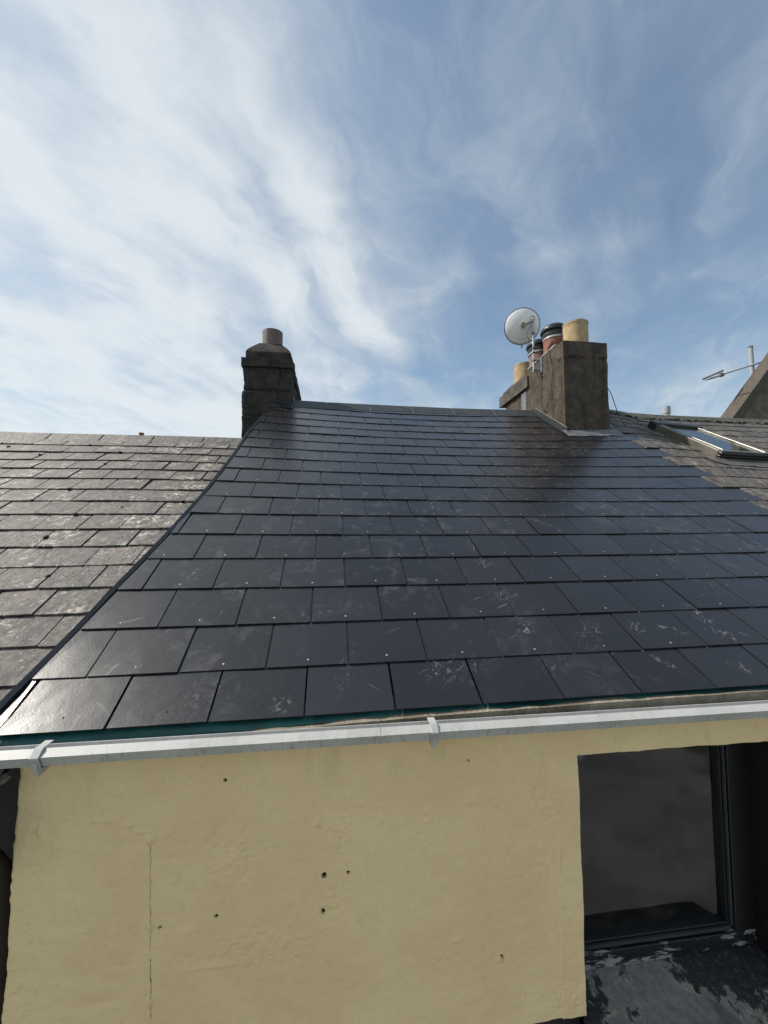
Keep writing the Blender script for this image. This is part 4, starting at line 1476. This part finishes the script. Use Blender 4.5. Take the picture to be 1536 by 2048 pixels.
am.tube([(3.185, 3.385, 3.445), (3.262, 3.392, 3.445)], 0.006, 6)
am.tube([(3.175, 3.385, 3.405), (3.262, 3.392, 3.410)], 0.006, 6)
am.build('clamp', dish, M['steel'])
lnb = MB()
foot = dc - sy_ * 0.24 + ax * 0.01
head = dc + ax * 0.27 - sy_ * 0.13
lnb.tube([tuple(foot), tuple(foot + ax * 0.10 - sy_ * 0.01), tuple(head)], 0.009, 8)
lnb.tube([tuple(head - sy_ * 0.02), tuple(head + sy_ * 0.05 - ax * 0.02)], 0.024, 10)
lnb.build('feed_arm', dish, M['dish_rim'], sm=True)
cb = MB()
pts = []
for t_ in np.linspace(0, 1, 16):
    pts.append((3.195 - 0.06 * math.sin(t_ * math.pi) + 0.05 * t_, 3.40, 3.33 - 0.30 * t_))
cb.tube(pts, 0.0035, 5)
cb.build('dish_lead', dish, M['cable'])


def bez(pts, n=10):
    P_ = [Vector(p) for p in pts]
    out_ = []
    for i in range(len(P_) - 1):
        p0 = P_[max(i - 1, 0)]; p1 = P_[i]; p2 = P_[i + 1]; p3 = P_[min(i + 2, len(P_) - 1)]
        for k in range(n):
            t_ = k / n
            out_.append(0.5 * ((2 * p1) + (-p0 + p2) * t_ + (2 * p0 - 5 * p1 + 4 * p2 - p3) * t_ * t_ + (-p0 + 3 * p1 - 3 * p2 + p3) * t_ ** 3))
    out_.append(P_[-1])
    return out_


def cable(label, pts, r, cat='cable', group=None):
    o_ = MB().tube(bez(pts), r, 6).build('coax_cable', None, M['cable'], sm=True)
    o_['label'] = label
    o_['category'] = cat
    return o_


xw = RX0 - 0.022
cable('thin dark cable looping down the side of the brown chimney', [(3.262, 3.40, 2.73), (xw, 3.40, 2.62), (xw, 3.395, 2.40), (xw, 3.37, 2.24), (xw, 3.27, 2.185), (xw, 3.17, 2.32), (xw, 3.11, 2.50), (xw, 3.11, 2.66), (xw, 3.16, 2.83), (xw, 3.19, 2.93), (3.36, 3.22, 2.95), (3.45, 3.40, 2.905)], 0.0055)
c0 = [(3.90, 3.0, 2.45), (4.03, 3.05, 2.34)]
for X, S in ((4.18, 3.62), (4.36, 3.40), (4.44, 3.10), (4.50, 2.80)):
    c0.append(surf(X, S, 0.034))
cable('thin cable running from the brown chimney down to the roof window', c0, 0.005)
c1 = [surf(4.62, 3.98, 0.036), surf(4.95, 3.90, 0.036), surf(5.26, 3.55, 0.036), surf(5.34, 3.1, 0.036), surf(5.36, 2.6, 0.036)]
cable('black cable lying on the old slates to the right of the roof window', c1, 0.008)

# ================================================================== far things
gable = thing('gable_building', 'tall pebbledashed gable with a sloping coping beyond the right ridge', 'building', (14.0, 8.0, GZ))
sl = 1.18


def gz(x):
    return 3.841 + (x - 11.371) * sl


apex_x = 14.6
MB().prism([(9.2, GZ), (20.0, GZ), (20.0, gz(9.2)), (apex_x, gz(apex_x)), (9.2, gz(9.2))], 8.05, 8.35, axis='y').build('wall', gable, M['pebble'])
cp = MB()
for (xa, xb, s_) in ((9.0, apex_x, 1), (20.2, apex_x, -1)):
    za, zb = gz(9.0), gz(apex_x)
    cp.prism([(xa, za - 0.27), (xb, zb - 0.27), (xb, zb + 0.03), (xa, za + 0.03)], 7.96, 8.42, axis='y')
    if s_ == 1:
        cp.build('coping', gable, M['coping'])
        cp = MB()
cp.build('coping', gable, M['coping'])
cm = MB()
cm.prism([(9.0, gz(9.0) - 0.33), (apex_x, gz(apex_x) - 0.33), (apex_x, gz(apex_x) - 0.27), (9.0, gz(9.0) - 0.27)], 8.0, 8.06, axis='y')
cm.build('painted_shadow_line', gable, M['black_plastic'])  # black strip stands in for the shadow under the coping

aer = thing('tv_aerial', 'grey aerial mast with a slanting boom above the far gable', 'aerial', (12.8, 8.6, 4.3))
AY = 8.6
MB().tube([(12.80, AY, 4.3), (12.775, AY, 6.13)], 0.054, 12).build('mast', aer, M['grey_pvc'], sm=True, angle=50)
MB().tube([(12.775, AY, 6.13), (12.775, AY, 6.17)], 0.060, 12).build('mast_cap', aer, M['dish_rim'])
MB().tube([(11.48, AY - 0.08, 5.175), (14.4, AY - 0.08, 6.13)], 0.024, 8).build('boom', aer, M['grey_pvc'], sm=True)
MB().tube([(11.08, AY - 0.08, 5.035), (11.27, AY - 0.08, 5.085), (11.30, AY - 0.08, 5.10), (11.62, AY - 0.08, 5.20)], [0.003, 0.024, 0.028, 0.03], 8).build('director', aer, M['steel'])
MB().box(11.60, 11.72, AY - 0.13, AY - 0.03, 5.18, 5.27).build('junction_box', aer, M['dish_rim'], bevel=0.01)
MB().tube([(11.36, AY - 0.4, 5.20), (11.36, AY + 0.2, 5.20)], 0.028, 10).build('reflector_rod', aer, M['dish_rim'])

far = thing('distant_chimney', 'tiny far chimney with a red pot and dark pots beyond the left ridge', 'chimney', (-5.95, 14.0, GZ))
me = rough_box(-6.45, -5.45, 13.7, 14.5, GZ, 4.12, 0.4, 0.02, 7)
link('stack', me, far, M['stack_brown'])
for cx, r_, h_, mt in ((-6.13, 0.085, 0.27, 'pot_red'), (-5.86, 0.13, 0.15, 'stack_dark'), (-5.66, 0.14, 0.10, 'stack_dark'), (-6.33, 0.05, 0.10, 'stack_dark')):
    MB().lathe([(r_, 0), (r_ * 0.92, h_ * 0.8), (r_, h_ * 0.85), (r_, h_), (0.001, h_)], (cx, 14.0, 4.11), 14).build('chimney_pot', far, M[mt], sm=True, angle=40)
